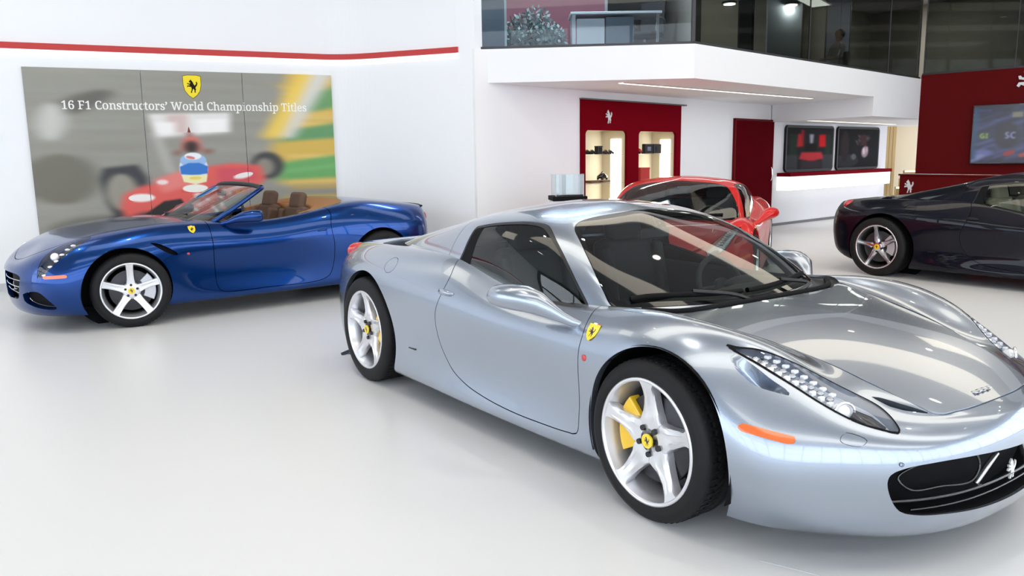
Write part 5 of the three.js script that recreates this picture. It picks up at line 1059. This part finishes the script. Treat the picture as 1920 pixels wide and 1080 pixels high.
  for (const [x, y, z, w] of [[3.72, 3.96, -14, 'nearer the glazing corner'], [4.9, 4.0, -14.4, 'before the pale partition']]) {
    const t = thing('pendant_lamp', `bright disc pendant lamp upstairs, ${w}`, 'pendant lamp', x, y, z); part('lamp_shade', cyl(.13, .12, .03, 0, .025, 0), R.frame, t); part('lamp_disc', cyl(.1, .1, .012, 0, .003, 0), R.lamp(7, 6.7, 6), t); part('cable', cyl(.004, .004, 5.2 - y - .04, 0, (5.2 - y) / 2 + .02, 0, 8), R.frame, t);
    const l = new THREE.PointLight(new THREE.Color().setRGB(1, .95, .85), 4); l.position.set(x, y - .03, z); l.castShadow = true; l.shadow.radius = 3; scene.add(l);
  }
  for (const [x, z, w] of [[5.4, -16.6, 'behind the seated person'], [9.2, -19.6, 'above the passage'], [12.4, -15.2, 'behind the television wall']]) {
    const t = thing('office_strip_light', `plain office ceiling light upstairs ${w}`, 'ceiling light', x, 5.2, z, .6); part('light_diffuser', box(2.2, .02, .5, 0, -.03, 0, 0), R.lamp(5, 4.9, 4.5), t); part('light_frame', box(2.3, .03, .6, 0, -.008, 0, .004), R.deskWhite, t);
    const q = new THREE.RectAreaLight(new THREE.Color().setRGB(1, .98, .92), 34, 2.1, .45); q.rotation.order = 'YXZ'; q.position.set(x, 5.155, z); q.rotation.set(-Math.PI / 2, .6, 0); scene.add(q);
  }
  const lt = thing('office_light_panel', 'cool ceiling light panel in the upstairs office with the bush', 'ceiling light', .9, 5.2, -11.4); part('light_diffuser', box(1.8, .02, .6, 0, -.02, 0, 0), R.lamp(8, 8.4, 9), lt); part('light_frame', box(1.9, .025, .7, 0, -.008, 0, .004), R.deskWhite, lt);
  const r = new THREE.RectAreaLight(new THREE.Color().setRGB(.92, .97, 1), 32, 1.7, .5); r.position.set(.9, 5.16, -11.4); r.lookAt(.9, 0, -11.4); scene.add(r);
}
// glazed fronts behind and to the left of the photographer
{
  const facade = (name, A, B, step) => {
    const L = Math.hypot(B[0] - A[0], B[1] - A[1]), w = onWall(A, Math.atan2(-(B[1] - A[1]), B[0] - A[0]) * 180 / Math.PI), n = Math.round(L / step);
    const g = structure(name, w.geo(join([box(L, .25, .16, L / 2, .125, 0, .01), box(L, .12, .12, L / 2, 2.4, 0, .01), box(L, .12, .12, L / 2, 4.1, 0, .01), box(L, .35, .2, L / 2, ceilingY - .17, 0, .01)]), 0, 0, 0), R.frame);
    for (let i = 0; i <= n; i++) part('mullion', w.geo(box(.1, ceilingY, .14, i * L / n, ceilingY / 2, 0, .01), 0, 0, 0), R.frame, g);
    for (let i = 0; i < n; i++) for (const [y0, y1] of [[.25, 2.34], [2.46, 4.04], [4.16, 5.66]]) part('pane', w.geo(new THREE.BoxGeometry(L / n - .1, y1 - y0, .008).translate((i + .5) * L / n, (y0 + y1) / 2, 0), 0, 0, 0), R.facadeGlass, g);
  };
  facade('window_4', [-13.2, 6.2], [-13.2, -6.1], 1.75);
  facade('window_6', [15.1, -9.2], [15.1, 6.2], 1.95);
  facade('window_5', [15.1, 6.2], [-13.2, 6.2], 2.0);
}
// ---------------------------------------------------------------- the cars
const paintSilver = mat({ color: lin(.345, .39, .465), metalness: .85, roughness: .25, clearcoat: 1, clearcoatRoughness: .02 });
const paintBlue = mat({ color: lin(.001, .042, .21), metalness: .85, roughness: .24, clearcoat: .55, clearcoatRoughness: .02 });
const paintRed = mat({ color: lin(.52, .006, .005), metalness: 0, roughness: .45, specularIntensity: .3, clearcoat: .6, clearcoatRoughness: .02 });
const paintNavy = mat({ color: lin(.002, .0025, .008), metalness: 0, roughness: .4, specularIntensity: .2, clearcoat: .45, clearcoatRoughness: .02 });
function place(car, name, label, x, z, turn) { car.name = name; car.userData = { label, category: 'car' }; car.position.set(x, 0, z); car.rotation.y = turn; scene.add(car); return car; }
place(makeCoupe(paintSilver, 'star', M.wheelSilver, M.yellow, -.02), 'sports_car', 'silver hardtop sports car with yellow brake calipers in the foreground', 1.3027, -3.65, -.9576);
place(makeRoadster(paintBlue, M.wheelSilver, M.greyCaliper, -.24), 'convertible_car', 'bright blue open convertible with brown seats before the racing picture', -4.041, -7.867, 3.836);
place(makeCoupe(paintNavy, 'twin', M.wheelBright, M.greyCaliper, 0, M.leatherCream), 'sports_car_001', 'dark navy blue sports car by the red reception counter', 6.72, -7.997, -.9425);
place(makeCoupe(paintRed, 'star', M.wheelSilver, M.yellow, 0), 'sports_car_002', 'bright red sports car facing forward behind the silver one', 1.624, -8.446, -1.929);
// ---------------------------------------------------------------- the person seated upstairs
{
  const bones = [[[0, .5, 0], [.02, .78, 0], .13, .12], [[.02, .78, 0], [.03, .98, 0], .12, .13], [[.03, 1.0, .14], [.03, 1.0, -.14], .06, .06], [[.03, 1.02, 0], [.06, 1.14, 0], .05, .048], [[.07, 1.22, 0], [.06, 1.29, 0], .085, .095],
    [[.03, 1.0, .17], [-.06, .76, .2], .05, .04], [[-.06, .76, .2], [-.28, .72, .12], .04, .03], [[.03, 1.0, -.17], [-.06, .76, -.2], .05, .04], [[-.06, .76, -.2], [-.28, .72, -.12], .04, .03],
    [[0, .5, .09], [-.4, .5, .1], .085, .065], [[-.4, .5, .1], [-.42, .08, .1], .06, .045], [[0, .5, -.09], [-.4, .5, -.1], .085, .065], [[-.4, .5, -.1], [-.42, .08, -.1], .06, .045], [[-.42, .05, .1], [-.54, .04, .1], .045, .035], [[-.42, .05, -.1], [-.54, .04, -.1], .045, .035]];
  for (const s of [1, -1]) for (let i = 0; i < 5; i++) bones.push([[-.3, .72, s * (.09 + i * .014)], [-.36 + Math.abs(i - 2) * .01, .705, s * (.085 + i * .015)], .011, .009]);
  const d = (p) => { let k = 0; for (const [a, b, r0, r1] of bones) { const e = [b[0] - a[0], b[1] - a[1], b[2] - a[2]], q = [p[0] - a[0], p[1] - a[1], p[2] - a[2]], t = Math.max(0, Math.min(1, (q[0] * e[0] + q[1] * e[1] + q[2] * e[2]) / (e[0] ** 2 + e[1] ** 2 + e[2] ** 2))); const L = Math.hypot(q[0] - t * e[0], q[1] - t * e[1], q[2] - t * e[2]) - (r0 + t * (r1 - r0)); k += Math.exp(-L * 60); } return -Math.log(k + 1e-30) / 60; };
  const n = 84, size = .74, mc = new MarchingCubes(n, M.trim, false, false, 200000); mc.isolation = 0;
  for (let z = 0; z < n; z++) for (let y = 0; y < n; y++) for (let x = 0; x < n; x++) mc.field[x + y * n + z * n * n] = -d([(x / n * 2 - 1) * size - .15, (y / n * 2 - 1) * size + .7, (z / n * 2 - 1) * size]);
  mc.update();
  const P = mc.positionArray.slice(0, mc.count * 3), N = mc.normalArray.slice(0, mc.count * 3);
  for (let i = 0; i < P.length; i += 3) { P[i] = P[i] * size - .15; P[i + 1] = P[i + 1] * size + .7; P[i + 2] *= size; }
  const g = new THREE.BufferGeometry(); g.setAttribute('position', new THREE.BufferAttribute(new Float32Array(P), 3)); g.setAttribute('normal', new THREE.BufferAttribute(new Float32Array(N), 3)); g.setAttribute('uv', new THREE.BufferAttribute(new Float32Array(P.length / 3 * 2), 2)); g.computeVertexNormals();
  const col = new Float32Array(P.length); for (let i = 0; i < P.length; i += 3) { const skin = P[i + 1] > 1.08 || P[i] < -.22 && P[i + 1] > .66; const c = skin ? [.34, .2, .14] : P[i + 1] > .56 ? [.17, .165, .17] : [.03, .03, .035]; col[i] = c[0]; col[i + 1] = c[1]; col[i + 2] = c[2]; }
  g.setAttribute('color', new THREE.BufferAttribute(col, 3));
  const t = thing('person', 'person in grey clothes seated upstairs behind the dark glazing', 'person', 7.5, 2.86, -18.9, .35);
  part('body', g, mat({ vertexColors: true, roughness: .8 }), t);
  part('hair', new THREE.SphereGeometry(.108, 24, 16).scale(1, 1.05, .95).translate(.085, 1.285, 0), M.black, t);
  part('nose', new THREE.SphereGeometry(.018, 10, 8).scale(1.2, 1.3, .8).translate(-.035, 1.24, 0), mat({ color: lin(.34, .2, .14), roughness: .7 }), t);
  part('white_strap', tube([[.07, 1.04, .13], [-.03, .93, .16], [-.12, .78, .18], [-.16, .73, .17]], .014, 20, 6), R.deskWhite, t);
  const c = thing('visitor_chair', 'grey visitor chair under the seated person upstairs', 'chair', 7.5, 2.86, -18.9, .35);
  part('seat', box(.46, .06, .46, -.08, .385, 0, .02), R.grey, c); part('backrest', box(.05, .42, .44, .19, .68, 0, .02), R.grey, c);
  for (const [x, z] of [[.12, .2], [.12, -.2], [-.28, .2], [-.28, -.2]]) part('leg', bar(V3(x, 0, z), V3(x, .37, z), .014), M.chrome, c);
}
renderer.render(scene, camera);
